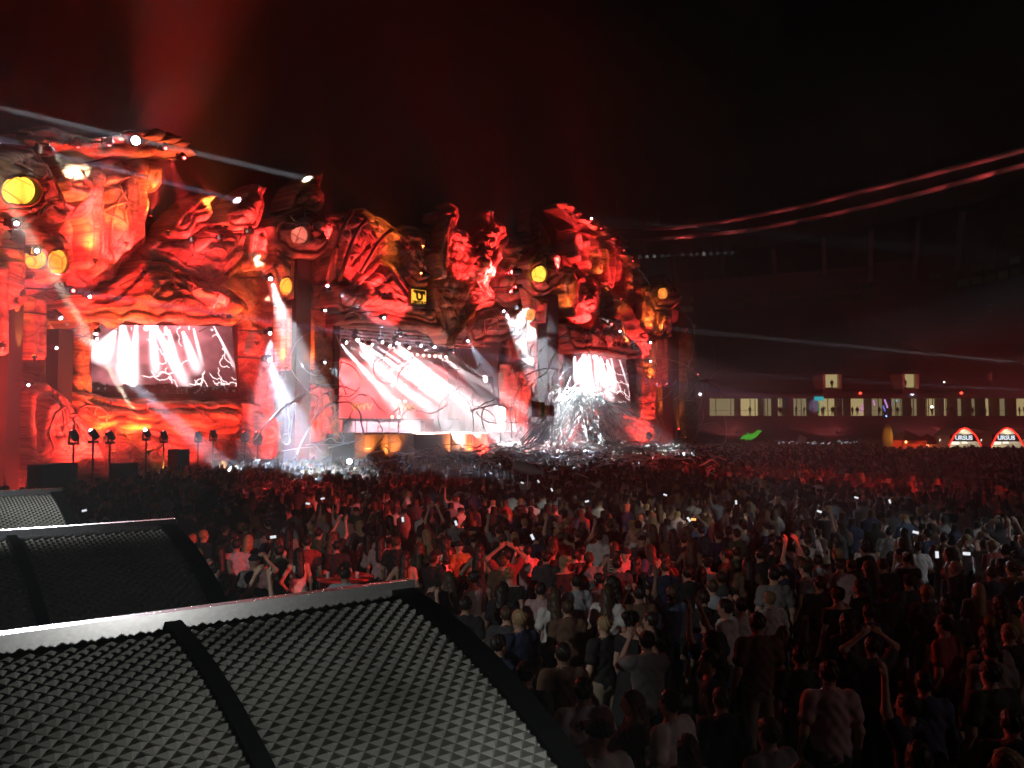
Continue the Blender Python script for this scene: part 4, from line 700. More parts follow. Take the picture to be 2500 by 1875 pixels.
for a, b, dim in rooms:
    x0 = at_y(*px('G', a, 760), YS)[0]; x1 = at_y(*px('G', b, 760), YS)[0]
    o = sbox('glowing_room_wall', x0, x1, YS + 3.2, YS + 3.35, zc0, zc1, M_ROOM_GLOW_DIM if dim else M_ROOM_GLOW)
    for q in range(random.randint(1, 3)): xx = random.uniform(x0 + .2, x1 - .2); sbox('window_mullion', xx - .05, xx + .05, YS + 3.0, YS + 3.15, zc0, zc1, M_CONC)
    sbox('rail', x0, x1, YS + .1, YS + .16, zc0 + .95, zc0 + 1.0, M_DARK); edges += [x0, x1]
edges.append(X1)
for a, b in zip(edges[::2], edges[1::2]):
    if b - a > .05: sbox('concourse_pier', a, b, YS + .02, YS + 3.6, zc0, zc1, M_CONC)
# upper tier: stepped rows on a plan that bends towards the viewer
TB = [np.array(at_y(u, 900, d))[:2] for u, d in ((1640, 176), (1730, 172), (1900, 166), (2100, 157), (2300, 145), (2490, 131), (2700, 112))]; TB = catmull(np.array(TB), 4)
rows = 22; TF = np.stack([np.linspace(X0 + 6, 150, len(TB)), np.full(len(TB), YS - .5)], 1); TF[:, 1] = np.minimum(TF[:, 1], TB[:, 1] - 8)
for k in range(rows):
    a = TF + (TB - TF) * (k / rows); b = TF + (TB - TF) * ((k + 1) / rows); z = zc1 + .8 + (27.5 - zc1) * k / rows; v = []; f = []; n = len(a)
    for i in range(n): v += [(a[i][0], a[i][1], z - .8), (a[i][0], a[i][1], z + .5), (b[i][0], b[i][1], z + .5)]
    for i in range(n - 1): f += [(3 * i, 3 * i + 3, 3 * i + 4, 3 * i + 1), (3 * i + 1, 3 * i + 4, 3 * i + 5, 3 * i + 2)]
    own(mesh('seat_row', v, f, M_SEAT), ST)
for i in range(6): footlight('dim added red lamp tinting the stadium seats', Vector((38 + 17 * i, YS - 14, 2.6)), Vector((40 + 18 * i, YS + 8, 18)), 3.5e3, (1, .14, .15), 110, .8, 3, 'added red lamps before the stadium')  # lamps added to give the seats a red spill
# glazed box level above the tier
zb0, zb1 = 28.2, 32.0
v = []; f = []
for i, p in enumerate(TB): v += [(p[0], p[1], zb0 - 1), (p[0], p[1], zb1 + 3)]
f = [(2 * i, 2 * i + 2, 2 * i + 3, 2 * i + 1) for i in range(len(TB) - 1)]; own(mesh('box_level_wall', v, f, M_CONC), ST)
L = np.concatenate([[0], np.cumsum(np.linalg.norm(np.diff(TB, axis=0), axis=1))])
for i in range(34):
    if random.random() < .28: continue
    l = L[-1] * (i + .5) / 34; w = L[-1] / 34 * .42; x = [np.array((np.interp(q, L, TB[:, 0]), np.interp(q, L, TB[:, 1]) - .15)) for q in (l - w, l + w)]
    for (za, zb) in ((zb0, zb0 + 1.3), (zb0 + 2.1, zb0 + 3.2)):
        if random.random() < .2: continue
        own(mesh('dim_window', [(*x[0], za), (*x[1], za), (*x[1], zb), (*x[0], zb)], [(0, 1, 2, 3)], M_WIN), ST)
for k, (a, b, y0, y1) in enumerate(((938, 1024, 558, 640), (1440, 1510, 556, 640), (1990, 2058, 550, 586))):
    p0 = at_y(*px('G', a, y1), YS - 2.2); p1 = at_y(*px('G', b, y0), YS - 2.2); x0, x1, z0, z1 = p0[0], p1[0], p0[2], p1[2]
    sbox('glowing_entrance_wall', x0, x1, YS - 2.2, YS - 2.1, z0, z1, M_ROOM_GLOW); sbox('entrance_jamb', x0 - .5, x0, YS - 3.2, YS + 1.6, z0 - .3, z1, M_ROOM); sbox('entrance_jamb', x1, x1 + .5, YS - 3.2, YS + 1.6, z0 - .3, z1, M_ROOM); sbox('entrance_lintel', x0 - .5, x1 + .5, YS - 3.2, YS + 1.6, z1 + .003, z1 + .5, M_CONC); sbox('entrance_sill', x0 - .5, x1 + .5, YS - 3.2, YS + 1.6, z0 - 1.2, z0 - .303, M_CONC)
# roof rim tubes and roof sheet
rimA = [at_z(u, v, 37.0) for u, v in ((1400, 572), (1510, 563), (1700, 550), (1900, 515), (2100, 468), (2300, 418), (2500, 365), (2700, 300))]
rimB = [at_z(u, v, 35.2) for u, v in ((1400, 600), (1530, 590), (1800, 566), (2000, 530), (2200, 484), (2400, 430), (2500, 402), (2700, 340))]
M_RIM = plain('pale_rim_paint', (.55, .5, .48), .5)
def smooth3(P): return [Vector(p) for p in catmull(np.array(P), 5)]
own(MB().tube(smooth3(rimA), .38, 8).build('roof_rim', M_RIM, None, True), ST); own(MB().tube(smooth3(rimB), .38, 8).build('roof_rim', M_RIM, None, True), ST)
a = smooth3(rimA); v = []; f = []
for i, p in enumerate(a): d = Vector((p.x - 10, p.y + 40 - 0, 0)).normalized(); v += [tuple(p + Vector((0, 0, .45))), tuple(p + Vector((.35, .94, 0)) * 42 + Vector((0, 0, 4)))]
f = [(2 * i, 2 * i + 2, 2 * i + 3, 2 * i + 1) for i in range(len(a) - 1)]; own(mesh('roof_sheet', v, f, M_DARK), ST)
for i in range(2, len(a), 4): own(MB().tube([a[i] + Vector((.35, .94, 0)) * 41 + Vector((0, 0, 3)), (a[i].x + 30, a[i].y + 78, 0)], .5, 8).build('roof_mast', M_CONC), ST)
for i in range(9, len(a) - 4, 3):
    p = a[i] + Vector((-.5, -2.0, -3.2)); footlight('small added red lamp under the stadium roof rim', p, a[i], 230, (1, .10, .10), 130, .7, 2, 'added red lamps under the roof rim');  # lamps added to redden the rim tubes
M_FLOOD = plain('floodlight_glass', (.6, .6, .6), .2); M_GLINT = glow('floodlight_glint', (.7, .75, .8), .05, False)  # glints on the glass put in as a faint glow
for r_, (y, n, x0) in enumerate(((606, 13, 1545), (628, 15, 1562))):
    for i in range(n):
        if random.random() < .12: continue
        p = at_y(x0 + i * 17.5 + random.uniform(-3, 3), y - i * .8, 165); T = empty('floodlight', p, 'idle floodlight in the upper row under the stadium roof' if r_ == 0 else 'idle floodlight in the lower row under the stadium roof', 'floodlight', 'floodlights under the stadium roof')
        own(MB().box(Vector(p), (.75, .5, .9)).build('housing', M_DARK), T); own(MB().box(Vector(p) + Vector((0, -.27, 0)), (.62, .05, .75 * random.uniform(.5, 1))).build('glass', M_GLINT if random.random() < .8 else glow('floodlight_glint', (.8, .8, .8), .2, False)), T); own(MB().tube([Vector(p), Vector(p) + Vector((0, 1.5, 7))], .08, 5).build('hanger', M_DARK), T)
# coloured signs and lamps on the concourse
def lit_panel(name, label, G, z, Y, col, p, cat):
    (a, y0), (b, y1) = G; p0 = at_y(*px('G', a, y1), Y); p1 = at_y(*px('G', b, y0), Y); return tag(MB().box((p0 + p1) / 2, (p1[0] - p0[0], .15, p1[2] - p0[2])).build(name, glow(name + '_light', col, p, False)), label, cat)
lit_panel('cyan_sign', 'cyan lit sign hung over the concourse', ((880, 698), (938, 724)), 0, YS - 1.7, (.05, .75, .85), .8, 'sign')
lit_panel('green_screen', 'green lit display panel standing in the concourse', ((868, 735), (912, 808)), 0, YS + .6, (.12, .75, .16), .45, 'screen')
for k, (a, y0, b, y1, c, nm) in enumerate(((1180, 800, 1186, 748, (1, .3, .9), 'pink'), (1255, 722, 1264, 756, (1, .35, .9), 'rose'), (1326, 716, 1346, 770, (.95, .45, 1), 'lilac'), (1354, 718, 1372, 748, (.25, .3, 1), 'blue'), (1316, 756, 1330, 792, (.2, .25, 1), 'deep blue'), (1398, 718, 1406, 730, (.3, .7, 1), 'pale blue'), (1040, 712, 1046, 726, (.2, .2, 1), 'short blue'))):
    tag(MB().tube([at_y(*px('G', a, y0), YS + .8), at_y(*px('G', b, y1), YS + .8)], .14, 6).build('neon_tube', glow('neon_tube_light', c, 1.1, False)), nm + ' neon tube leaning in the concourse room', 'neon tube', 'neon tubes of the concourse')
for k, (x, y, c, w, nm) in enumerate(((1172, 676, (1, .05, .03), .28, 'red'), (1502, 677, (.75, .8, 1), .40, 'white'), (1814, 675, (1, .06, .03), .28, 'red'), (2130, 672, (1, .05, .03), .30, 'red'), (1627, 763, (1, .95, .8), .28, 'white'), (1705, 606, (.9, .9, .9), .16, 'white'), (1692, 52, (.9, .9, 1), .13, 'white'), (1598, 18, (.6, .6, .6), .1, 'white'), (155, 683, (.95, .95, 1), .28, 'white'), (140, 557, (1, .1, .08), .16, 'red'), (1338, 822, (.2, .4, 1), .16, 'blue'))):
    p = Vector(at_y(*px('G', x, y), YS - 1.75)); T = empty('small_lamp', p, 'small %s lamp on the stadium front%s' % (nm, (' above the lit rooms' if y < 700 else ' among the lit rooms')), 'lamp', 'small lamps of the stadium')
    own(MB().lathe([(.02, -w), (w, -w * .3), (w, w * .3), (.02, w)], p, 8).build('bulb', glow('small_lamp_light', c, 6, False)), T); own(MB().tube([p, p + Vector((0, 1.9, 0))], .05, 5).build('arm', M_DARK), T)

# ------------------------------------------------------------------ drink kiosks, red marquee
M_TENT = plain('tent_cloth', (.62, .58, .50), .8); M_LED = glow('red_led_tube', (1, .035, .02), 2.2); M_KLIT = glow('lit_counter', (1, .93, .78), 1.6); M_KW = glow('lit_letters', (.85, .92, 1), 1.3, False)
YK = 84.0
def kiosk(label, gx, w, Y):
    c = at_y(*px('G', gx, 1000), Y); T = empty('drink_kiosk', (c[0], Y, 0), label, 'kiosk', 'drink kiosks at the edge of the field'); x = c[0]; top = at_y(*px('G', gx, 897), Y)[2]; hw = w / 2
    arch = [(x - hw * 1.15, Y, .6), (x - hw, Y, 1.6), (x - hw * .62, Y, top - .75), (x - hw * .25, Y, top - .15), (x, Y, top)]; arch = arch + [(2 * x - a, b, z) for a, b, z in arch[-2::-1]]
    own(MB().tube(arch, .09, 8).build('led_arch', M_LED, None, True), T)
    v = []; f = []
    for a, b, z in arch: v += [(a, b + .15, z - .05), (a, b + 4, z - .05)]
    f = [(2 * i, 2 * i + 2, 2 * i + 3, 2 * i + 1) for i in range(len(arch) - 1)]; own(mesh('tent_skin', v, f, M_TENT), T)
    own(MB().box((x, Y + .3, top - 1.05), (w * .8, .1, .75)).build('fascia', M_BLACK), T); own(MB().box((x, Y + 2.5, 1.1), (w * .9, .2, 2.2)).build('back_panel', M_ROOM), T); own(MB().box((x, Y + .5, .55), (w * .85, .6, 1.1)).build('counter', M_DARK), T)
    for k, (dx, ww, z) in enumerate(((-.62, .36, 2.15), (.1, .5, 2.0), (.72, .3, 2.1))): own(MB().box((x + dx * hw, Y + 2.3, z), (ww * w * .55, .1, .42)).build('lit_shelf', M_KLIT), T)
    Mx = Matrix(((1, 0, 0, x), (0, 0, -1, Y + .2), (0, 1, 0, top - 1.05), (0, 0, 0, 1))); text_mesh('lettering', 'URSUS', .62, M_KW, T, Mx, .02, bold=.02)
    v = [(x + hw * .9, Y + .6, top - .1), (x + hw * 2.0, Y + .8, top - .55), (x + hw * 2.1, Y + 4, top - .6), (x + hw * .9, Y + 4, top - .1)]; own(mesh('side_awning', v, [(0, 1, 2, 3)], M_TENT), T)
    l = bpy.data.lights.new('kiosk_light', 'POINT'); l.energy = 120; l.color = (1, .9, .7); l.shadow_soft_size = .3; o = own(link(bpy.data.objects.new('kiosk_light', l)), T); o.location = (x, Y + 1.4, 2.4)
kiosk('drink kiosk with red lit arch next to the red marquee', 1838, 3.5, YK); kiosk('drink kiosk with red lit arch farther from the red marquee', 2108, 3.5, YK); kiosk('drink kiosk with red lit arch at the end of the kiosk row', 2390, 3.5, YK)
def marquee(label, g0, g1, gy, Y):
    a = at_y(*px('G', g0, 990), Y)[0]; b = at_y(*px('G', g1, 990), Y)[0]; z = at_y(*px('G', (g0 + g1) / 2, gy), Y)[2]; T = empty('marquee', ((a + b) / 2, Y + 2, 0), label, 'tent', 'marquees at the edge of the field'); m = (a + b) / 2; e = z - 1.1
    own(mesh('roof', [(a, Y, e), (b, Y, e), (b, Y + 4, e), (a, Y + 4, e), (m, Y + 2, z)], [(0, 1, 4), (1, 2, 4), (2, 3, 4), (3, 0, 4)], plain('red_tent_cloth', (.45, .08, .05), .8)), T)
    own(MB().box((m, Y + 3.9, e / 2), (b - a, .1, e)).build('back_cloth', plain('red_tent_wall', (.5, .12, .06), .8)), T)
    for x in (a, b):
        for y in (Y, Y + 4): own(MB().tube([(x, y, 0), (x, y, e)], .05, 6).build('pole', M_DARK), T)
    l = bpy.data.lights.new('marquee_light', 'POINT'); l.energy = 160; l.color = (1, .25, .1); l.shadow_soft_size = .3; o = own(link(bpy.data.objects.new('marquee_light', l)), T); o.location = (m, Y + 2, e - .2)
    own(MB().lathe([(.02, -.15), (.15, 0), (.02, .15)], (m, Y + 2, e - .2), 8).build('bulb', glow('marquee_bulb', (1, .3, .1), 10)), T)
marquee('pointed red lit marquee beside the kiosks', 1440, 1600, 912, 86); marquee('low red lit marquee against the first kiosk', 1600, 1720, 935, 86.5)
# ------------------------------------------------------------------ people: signed distance bodies, meshed by surface nets
def cone(P, a, b, r0, r1):
    a = np.array(a, float); b = np.array(b, float); ab = b - a; t = np.clip(((P - a) @ ab) / (ab @ ab), 0, 1); return np.linalg.norm(P - a - t[..., None] * ab, axis=-1) - (r0 + (r1 - r0) * t)
def ell(P, c, r): r = np.array(r, float); q = (P - np.array(c, float)) / r; l = np.linalg.norm(q, axis=-1); return (l - 1) * r.min() * np.maximum(1, .55 * l)
def smin(d, k):
    o = d[0]
    for e in d[1:]: h = np.clip(.5 + .5 * (e - o) / k, 0, 1); o = e * (1 - h) + o * h - k * h * (1 - h)
    return o
def surfnet(f, lo, hi, h):
    ax = [np.arange(a, b + h, h) for a, b in zip(lo, hi)]; G = np.stack(np.meshgrid(*ax, indexing='ij'), -1); F = f(G); s = F < 0; n = np.array(F.shape)
    crn = [(i, j, k) for i in (0, 1) for j in (0, 1) for k in (0, 1)]; cut = lambda A, c: A[c[0]:n[0] - 1 + c[0], c[1]:n[1] - 1 + c[1], c[2]:n[2] - 1 + c[2]]
    cnt = sum(cut(s, c).astype(int) for c in crn); act = (cnt > 0) & (cnt < 8); pos = np.zeros((*act.shape, 3)); num = np.zeros(act.shape)
    for i, a in enumerate(crn):
        for b in crn[i + 1:]:
            if sum(abs(x - y) for x, y in zip(a, b)) != 1: continue
            fa, fb = cut(F, a), cut(F, b); m = (fa < 0) != (fb < 0); t = np.where(m, fa / (fa - fb + 1e-12), 0)
            for k in range(3): pos[..., k] += m * (a[k] + t * (b[k] - a[k]))
            num += m
    idx = -np.ones(act.shape, int); ii = np.argwhere(act); idx[act] = np.arange(len(ii)); V = np.array(lo) + (ii + pos[act] / num[act][:, None]) * h; Q = []
    for d in range(3):
        sl0 = [slice(None)] * 3; sl1 = [slice(None)] * 3; sl0[d] = slice(0, -1); sl1[d] = slice(1, None); a, b = s[tuple(sl0)], s[tuple(sl1)]; e = np.argwhere(a != b); u, w = (d + 1) % 3, (d + 2) % 3
        e = e[(e[:, u] > 0) & (e[:, w] > 0) & (e[:, u] < n[u] - 1) & (e[:, w] < n[w] - 1)]
        if not len(e): continue
        def I(du, dw): q = e.copy(); q[:, u] += du; q[:, w] += dw; return idx[q[:, 0], q[:, 1], q[:, 2]]
        q = np.stack([I(-1, -1), I(0, -1), I(0, 0), I(-1, 0)], 1); fl_ = ~a[e[:, 0], e[:, 1], e[:, 2]]; q[fl_] = q[fl_][:, ::-1]; Q.append(q)
    return V, np.concatenate(Q)
ARM = {'down': ((.26, -.03, 1.13), (.275, .06, .88)), 'bent': ((.27, -.05, 1.14), (.15, .22, 1.10)), 'up': ((.29, .07, 1.66), (.24, .10, 1.93)), 'wide': ((.40, .04, 1.58), (.50, .08, 1.83)),
       'phone': ((.27, .20, 1.34), (.09, .36, 1.60)), 'head': ((.37, .06, 1.62), (.13, .02, 1.80)), 'hip': ((.37, -.09, 1.17), (.20, .03, .99)), 'high': ((.24, .16, 1.70), (.13, .22, 1.96))}
def hand_sdf(P, w, e, side, curl):
    w = np.array(w); d = w - np.array(e); d /= np.linalg.norm(d); x = np.cross(d, (0, 1, .1)); x /= np.linalg.norm(x); y = np.cross(x, d); x = x * side
    D = [cone(P, w - d * .03, w + d * .02, .030, .030), cone(P, w + d * .03 - x * .016, w + d * .075 - x * .020, .021, .017), cone(P, w + d * .03 + x * .014, w + d * .08 + x * .020, .021, .017)]
    for k, L in enumerate((.062, .075, .070, .055)):
        b = w + d * .082 + x * (-.030 + .020 * k); m = b + d * L * .5 + y * curl * .012; D += [cone(P, b, m, .0095, .0088), cone(P, m, m + d * L * .45 + y * curl * .032, .0088, .0075)]
    b = w + d * .025 - x * .026; m = b + d * .032 - x * .026 + y * .008; D += [cone(P, b, m, .012, .010), cone(P, m, m + d * .028 - x * .006 + y * .010, .010, .008)]
    return smin(D, .010)
class Fig:
    def __init__(s, la, ra, sex='m', hair='short', top='tee', bottom='trousers', tilt=0.0):
        s.sex, s.hair, s.top, s.bottom = sex, hair, top, bottom; f = sex == 'f'; s.f = f; s.sw = .165 if f else .19
        (le, lw), (re_, rw) = ARM[la], ARM[ra]; mir = lambda p: (-p[0], p[1], p[2]); k = .93 if f else 1
        s.J = [((-s.sw, 0, 1.425), mir((le[0] * k, le[1], le[2])), mir((lw[0] * k, lw[1], lw[2])), -1), ((s.sw, 0, 1.425), (re_[0] * k, re_[1], re_[2]), (rw[0] * k, rw[1], rw[2]), 1)]
        s.hc = (.0 + tilt, .025, 1.635)
    def torso(s, P, g=0.0):
        f = s.f; return smin([ell(P, (0, 0, 1.28), (.155 + g if f else .178 + g, .105 + g, .22)), ell(P, (0, .0, 1.08), (.125 + g if f else .152 + g, .095 + g, .20)), ell(P, (0, -.01, .94), (.170 + g, .118 + g, .15)), cone(P, (-s.sw * .85, 0, 1.42), (s.sw * .85, 0, 1.42), .058 + g, .058 + g), cone(P, (0, -.01, 1.40), (0, 0, 1.47), .09 + g, .06 + g)] + ([ell(P, (.065, .085, 1.30), (.06 + g, .055 + g, .065)), ell(P, (-.065, .085, 1.30), (.06 + g, .055 + g, .065))] if f else []), .06)
    def arms(s, P, g=0.0, upto=2.0):
        D = []
        for sh, e, w, sd in s.J:
            sh, e, w = map(np.array, (sh, e, w)); r = (.047 if s.f else .056) + g
            if upto <= 1: D.append(cone(P, sh, sh + (e - sh) * upto, r + .004, r + .004))
            else: D += [cone(P, sh, e, r, r * .78), cone(P, e, w, r * .78 if g == 0 else r * .85, .028 + g)]
        return D
    def legs(s, P, g=0.0, upto=.08):
        D = []
        for sd in (-1, 1):
            h = np.array((sd * .088, 0, .93)); k = np.array((sd * .10, .02, .50)); a = np.array((sd * .11, -.02, .08)); D += [cone(P, h, k, .088 + g, .058 + g), cone(P, k, a, .058 + g, .040 + g)]
            if g == 0: D.append(cone(P, a - (0, .02, .035), a + (0, .15, -.045), .042, .035))
        return smin(D, .03)
    def head(s, P):
        x, y, z = s.hc; d = smin([ell(P, (x, y - .012, z + .03), (.077, .096, .092)), ell(P, (x, y + .012, z - .04), (.060, .075, .082)), cone(P, (x, y - .005, z - .06), (0, -.01, 1.44), .050, .058)], .03)
        d = smin([d, cone(P, (x, y + .088, z + .015), (x, y + .108, z - .022), .008, .014), ell(P, (x - .079, y - .005, z - .005), (.012, .022, .034)), ell(P, (x + .079, y - .005, z - .005), (.012, .022, .034)), ell(P, (x, y + .080, z - .062), (.024, .014, .012))], .012)
        for k in (-1, 1): d = np.maximum(d, -ell(P, (x + k * .031, y + .098, z + .012), (.018, .014, .012)))
        return d
    def body(s, P): return smin([s.torso(P), s.legs(P)] + s.arms(P) + [cone(P, (0, -.01, 1.42), (s.hc[0], s.hc[1] - .005, s.hc[2] - .04), .056, .05)], .035)
    def shirt(s, P):
        g = .016; up = {'tee': .58, 'hoodie': 2, 'vest': -1, 'dress': .35}[s.top]; D = [s.torso(P, g)]
        if up > 0: D += s.arms(P, g + .004, up)
        d = smin(D, .035); w = .0045 * np.sin(P[..., 2] * 41 + 4 * np.sin(P[..., 0] * 17 + P[..., 1] * 9)) + .0035 * np.sin(P[..., 0] * 55 + 3 * np.sin(P[..., 2] * 19)); d = d + w
        if s.top == 'hoodie': d = smin([d, ell(P, (0, -.09, 1.46), (.11, .06, .09))], .04)
        if s.top == 'dress': d = smin([d, cone(P, (0, 0, 1.0), (0, -.01, .55), .15, .25)], .05); return np.maximum(np.maximum(d, .50 - P[..., 2]), P[..., 2] - 1.47)
        d = np.maximum(d, .84 - P[..., 2]); d = np.maximum(d, -(cone(P, (0, .02, 1.44), (0, .06, 1.6), .075, .09)))
        if s.top == 'vest': d = np.maximum(d, np.abs(P[..., 0]) - s.sw * .72 - .25 * np.clip(1.28 - P[..., 2], 0, 1))
        return d
    def pants(s, P):
        if s.bottom == 'none': return None
        d = smin([s.legs(P, .016), ell(P, (0, -.01, .93), (.182, .132, .13))], .04); return np.maximum(np.maximum(d, P[..., 2] - .99), (.48 if s.bottom == 'shorts' else .07) - P[..., 2])
    def hairs(s, P):
        x, y, z = s.hc; sh = ell(P, (x, y - .018, z + .036), (.088, .108, .100)); face = np.maximum((y + .045) - P[..., 1], -1) ; front = P[..., 1] - (y + .050) - .75 * np.clip(P[..., 2] - (z + .055), -.2, .2)
        d = np.maximum(sh, np.maximum(front, (z - .045 - .35 * (P[..., 1] - y)) * 0 + (z - .06) - P[..., 2] + .5 * np.clip(P[..., 1] - y, 0, 1)))
        if s.hair == 'long': d = smin([d, cone(P, (x, y - .075, z + .02), (x, -.115, 1.30), .075, .085), cone(P, (x - .06, y - .02, z), (x - .09, -.05, 1.42), .035, .03), cone(P, (x + .06, y - .02, z), (x + .09, -.05, 1.42), .035, .03)], .03)
        if s.hair == 'bun': d = smin([d, ell(P, (x, y - .12, z + .09), (.05, .05, .05))], .015)
        if s.hair == 'cap': d = np.minimum(np.maximum(ell(P, (x, y - .006, z + .045), (.094, .116, .095)), (z + .035) - P[..., 2]), np.maximum(ell(P, (x, y + .12, z + .045), (.08, .10, .014)), y - P[..., 1]))
        d = d + .008 * np.sin(P[..., 0] * 130 + P[..., 2] * 60) * np.sin(P[..., 1] * 90)
        return d
def join(*VQ):
    V = []; Q = []; n = 0
    for v, q in VQ: V.append(v); Q.append(q + n); n += len(v)
    return np.concatenate(V), np.concatenate(Q)
def qmesh(name, V, Q):
    me = bpy.data.meshes.new(name); me.vertices.add(len(V)); me.vertices.foreach_set('co', V.astype(np.float32).ravel()); me.loops.add(Q.size); me.loops.foreach_set('vertex_index', Q.ravel().astype(np.int32)); me.polygons.add(len(Q))
    me.polygons.foreach_set('loop_start', np.arange(0, Q.size, 4, dtype=np.int32)); me.polygons.foreach_set('use_smooth', np.ones(len(Q), bool)); me.update(); me.validate(); return me
def fig_meshes(F, h=.020):
    lo, hi = (-.62, -.32, -.02), (.62, .52, 2.12); parts = {}
    bodies = [surfnet(F.body, lo, hi, h), surfnet(F.head, (-.14, -.14, 1.40), (.14, .18, 1.80), .009)]
    for sh, e, w, sd in F.J: c = np.array(w); bodies.append(surfnet(lambda P: hand_sdf(P, w, e, sd, 1), c - .2, c + .2, .0075))
    parts['body'] = qmesh('body', *join(*bodies)); parts['shirt'] = qmesh('shirt', *surfnet(F.shirt, lo, hi, h)); parts['hair'] = qmesh('hair', *surfnet(F.hairs, (-.2, -.28, 1.2), (.2, .26, 1.83), .012))
    if F.bottom != 'none': parts['trousers'] = qmesh('trousers', *surfnet(F.pants, lo, hi, h))
    return parts
# materials for people
def cloth(name, c, r=.85): return plain(name, c, r, 0, .15, 9)
SK = [cloth('skin_fair', (.55, .36, .27), .55), cloth('skin_tan', (.40, .25, .18), .55), cloth('skin_brown', (.22, .13, .09), .55)]
HC = {'dark-haired': cloth('dark_hair', (.018, .013, .010), .5), 'brown-haired': cloth('brown_hair', (.07, .04, .022), .5), 'fair-haired': cloth('fair_hair', (.34, .24, .12), .5)}
TC = {'white': (.72, .72, .70), 'black': (.018, .018, .02), 'navy': (.02, .028, .07), 'grey': (.24, .24, .24), 'red': (.28, .045, .04), 'green': (.05, .085, .05), 'blue': (.07, .10, .18), 'mustard': (.26, .18, .06), 'pink': (.55, .40, .40), 'brown': (.14, .08, .05), 'pale blue': (.42, .48, .54), 'charcoal': (.06, .06, .065)}
TM = {k: cloth(k.replace(' ', '_') + '_cloth', v) for k, v in TC.items()}
PM = [cloth('dark_denim', (.03, .04, .07)), cloth('black_trousers', (.02, .02, .02)), cloth('beige_cloth', (.3, .25, .18)), cloth('mid_denim', (.10, .14, .2))]
def stripes():
    m, nt, b = new_mat('striped_cloth'); N = nt.nodes.new; tc = N('ShaderNodeTexCoord'); w = N('ShaderNodeTexWave'); w.bands_direction = 'Z'; w.inputs['Scale'].default_value = 5.5; r = N('ShaderNodeValToRGB'); r.color_ramp.interpolation = 'CONSTANT'
    r.color_ramp.elements[0].color = (.6, .55, .5, 1); r.color_ramp.elements[1].position = .5; r.color_ramp.elements[1].color = (.03, .03, .04, 1); nt.links.new(tc.outputs['Object'], w.inputs['Vector']); nt.links.new(w.outputs['Fac'], r.inputs[0]); nt.links.new(r.outputs[0], b.inputs['Base Color']); b.inputs['Roughness'].default_value = .8; return m
TM['striped'] = stripes()
VAR = [  # left arm, right arm, sex, hair, top, bottom, weight, words
    ('down', 'down', 'm', 'short', 'tee', 'trousers', 5, 'T-shirt', 'arms hanging down'), ('down', 'bent', 'm', 'short', 'tee', 'shorts', 4, 'T-shirt', 'one forearm raised'), ('bent', 'bent', 'm', 'cap', 'tee', 'trousers', 2, 'T-shirt and cap', 'hands before the chest'),
    ('hip', 'down', 'f', 'long', 'vest', 'shorts', 3, 'sleeveless top', 'long hair, one hand on hip'), ('down', 'bent', 'f', 'long', 'tee', 'trousers', 4, 'T-shirt', 'long hair, one forearm raised'), ('down', 'down', 'f', 'bun', 'dress', 'none', 2, 'dress', 'hair in a bun'),
    ('up', 'down', 'm', 'short', 'tee', 'trousers', .6, 'T-shirt', 'one arm raised high'), ('high', 'high', 'f', 'long', 'tee', 'shorts', .45, 'T-shirt', 'both arms raised'), ('phone', 'phone', 'm', 'short', 'tee', 'trousers', .8, 'T-shirt', 'holding a phone up'),
    ('head', 'head', 'm', 'short', 'tee', 'trousers', .4, 'T-shirt', 'hands on head'), ('down', 'down', 'm', 'short', 'hoodie', 'trousers', 3, 'hooded jumper', 'arms down'), ('wide', 'wide', 'm', 'short', 'vest', 'shorts', .3, 'vest', 'both arms spread up')]
FIGS = [Fig(*v[:6]) for v in VAR]; FM = [fig_meshes(F) for F in FIGS]
WT = np.array([v[6] for v in VAR]); WT = WT / WT.sum()
NEAR = []; KEYS = [(0, 0, '')]
SHORT = ('a white T-shirt', 'a leaning white T-shirt', 'a pale grey T-shirt', 'a pale pink T-shirt', 'a black hood', 'a tall brown T-shirt', 'the white dress', 'the striped top', 'the round table', 'a filming grey T-shirt', 'a charcoal T-shirt', 'the canopy edge', 'a lit phone', 'hands on head', 'a broad green T-shirt', 'a red T-shirt', 'a white vest')
def add_person(x, y, yaw, var, colour, hairc='dark-haired', skin=0, scale=1.0, label=None, group='people standing in the crowd', z=0.0):
    v = VAR[var]; base = '%s person in a %s %s, %s' % (hairc, colour, v[7], v[8])
    if label is None:
        k_ = min(KEYS, key=lambda q: (q[0] - x) ** 2 + (q[1] - y) ** 2); base += ', %s %s' % ('near' if math.hypot(k_[0] - x, k_[1] - y) < 3 else 'well behind' if y > k_[1] else 'beyond', k_[2])
        if len(base.split()) > 16: base = base.replace(', ' + v[8], '')
    T = empty('person', (x, y, z), label or base or '%s person in a %s %s, %s' % (hairc, colour, v[7], v[8]), 'person', group); T.rotation_euler = (0, 0, yaw); T.scale = (scale,) * 3
    for nm, m in (('body', SK[skin]), ('shirt', TM[colour]), ('trousers', PM[(var + skin + len(colour)) % 4]), ('hair', HC[hairc] if v[3] != 'cap' else TM['black'])):
        if nm not in FM[var]: continue
        me = FM[var][nm]
        if not me.materials: me.materials.append(m)
        o = link(bpy.data.objects.new(nm, me), T); o.material_slots[0].link = 'OBJECT'; o.material_slots[0].material = m
    NEAR.append((x, y, yaw, var, scale)); return T
FOCUS = fw((sA + sB) / 2, 0, 0)
def yaw_to(x, y, tx, ty): return math.atan2(ty - y, tx - x) - math.pi / 2
def faceyaw(x, y): return yaw_to(x, y, FOCUS[0], FOCUS[1])
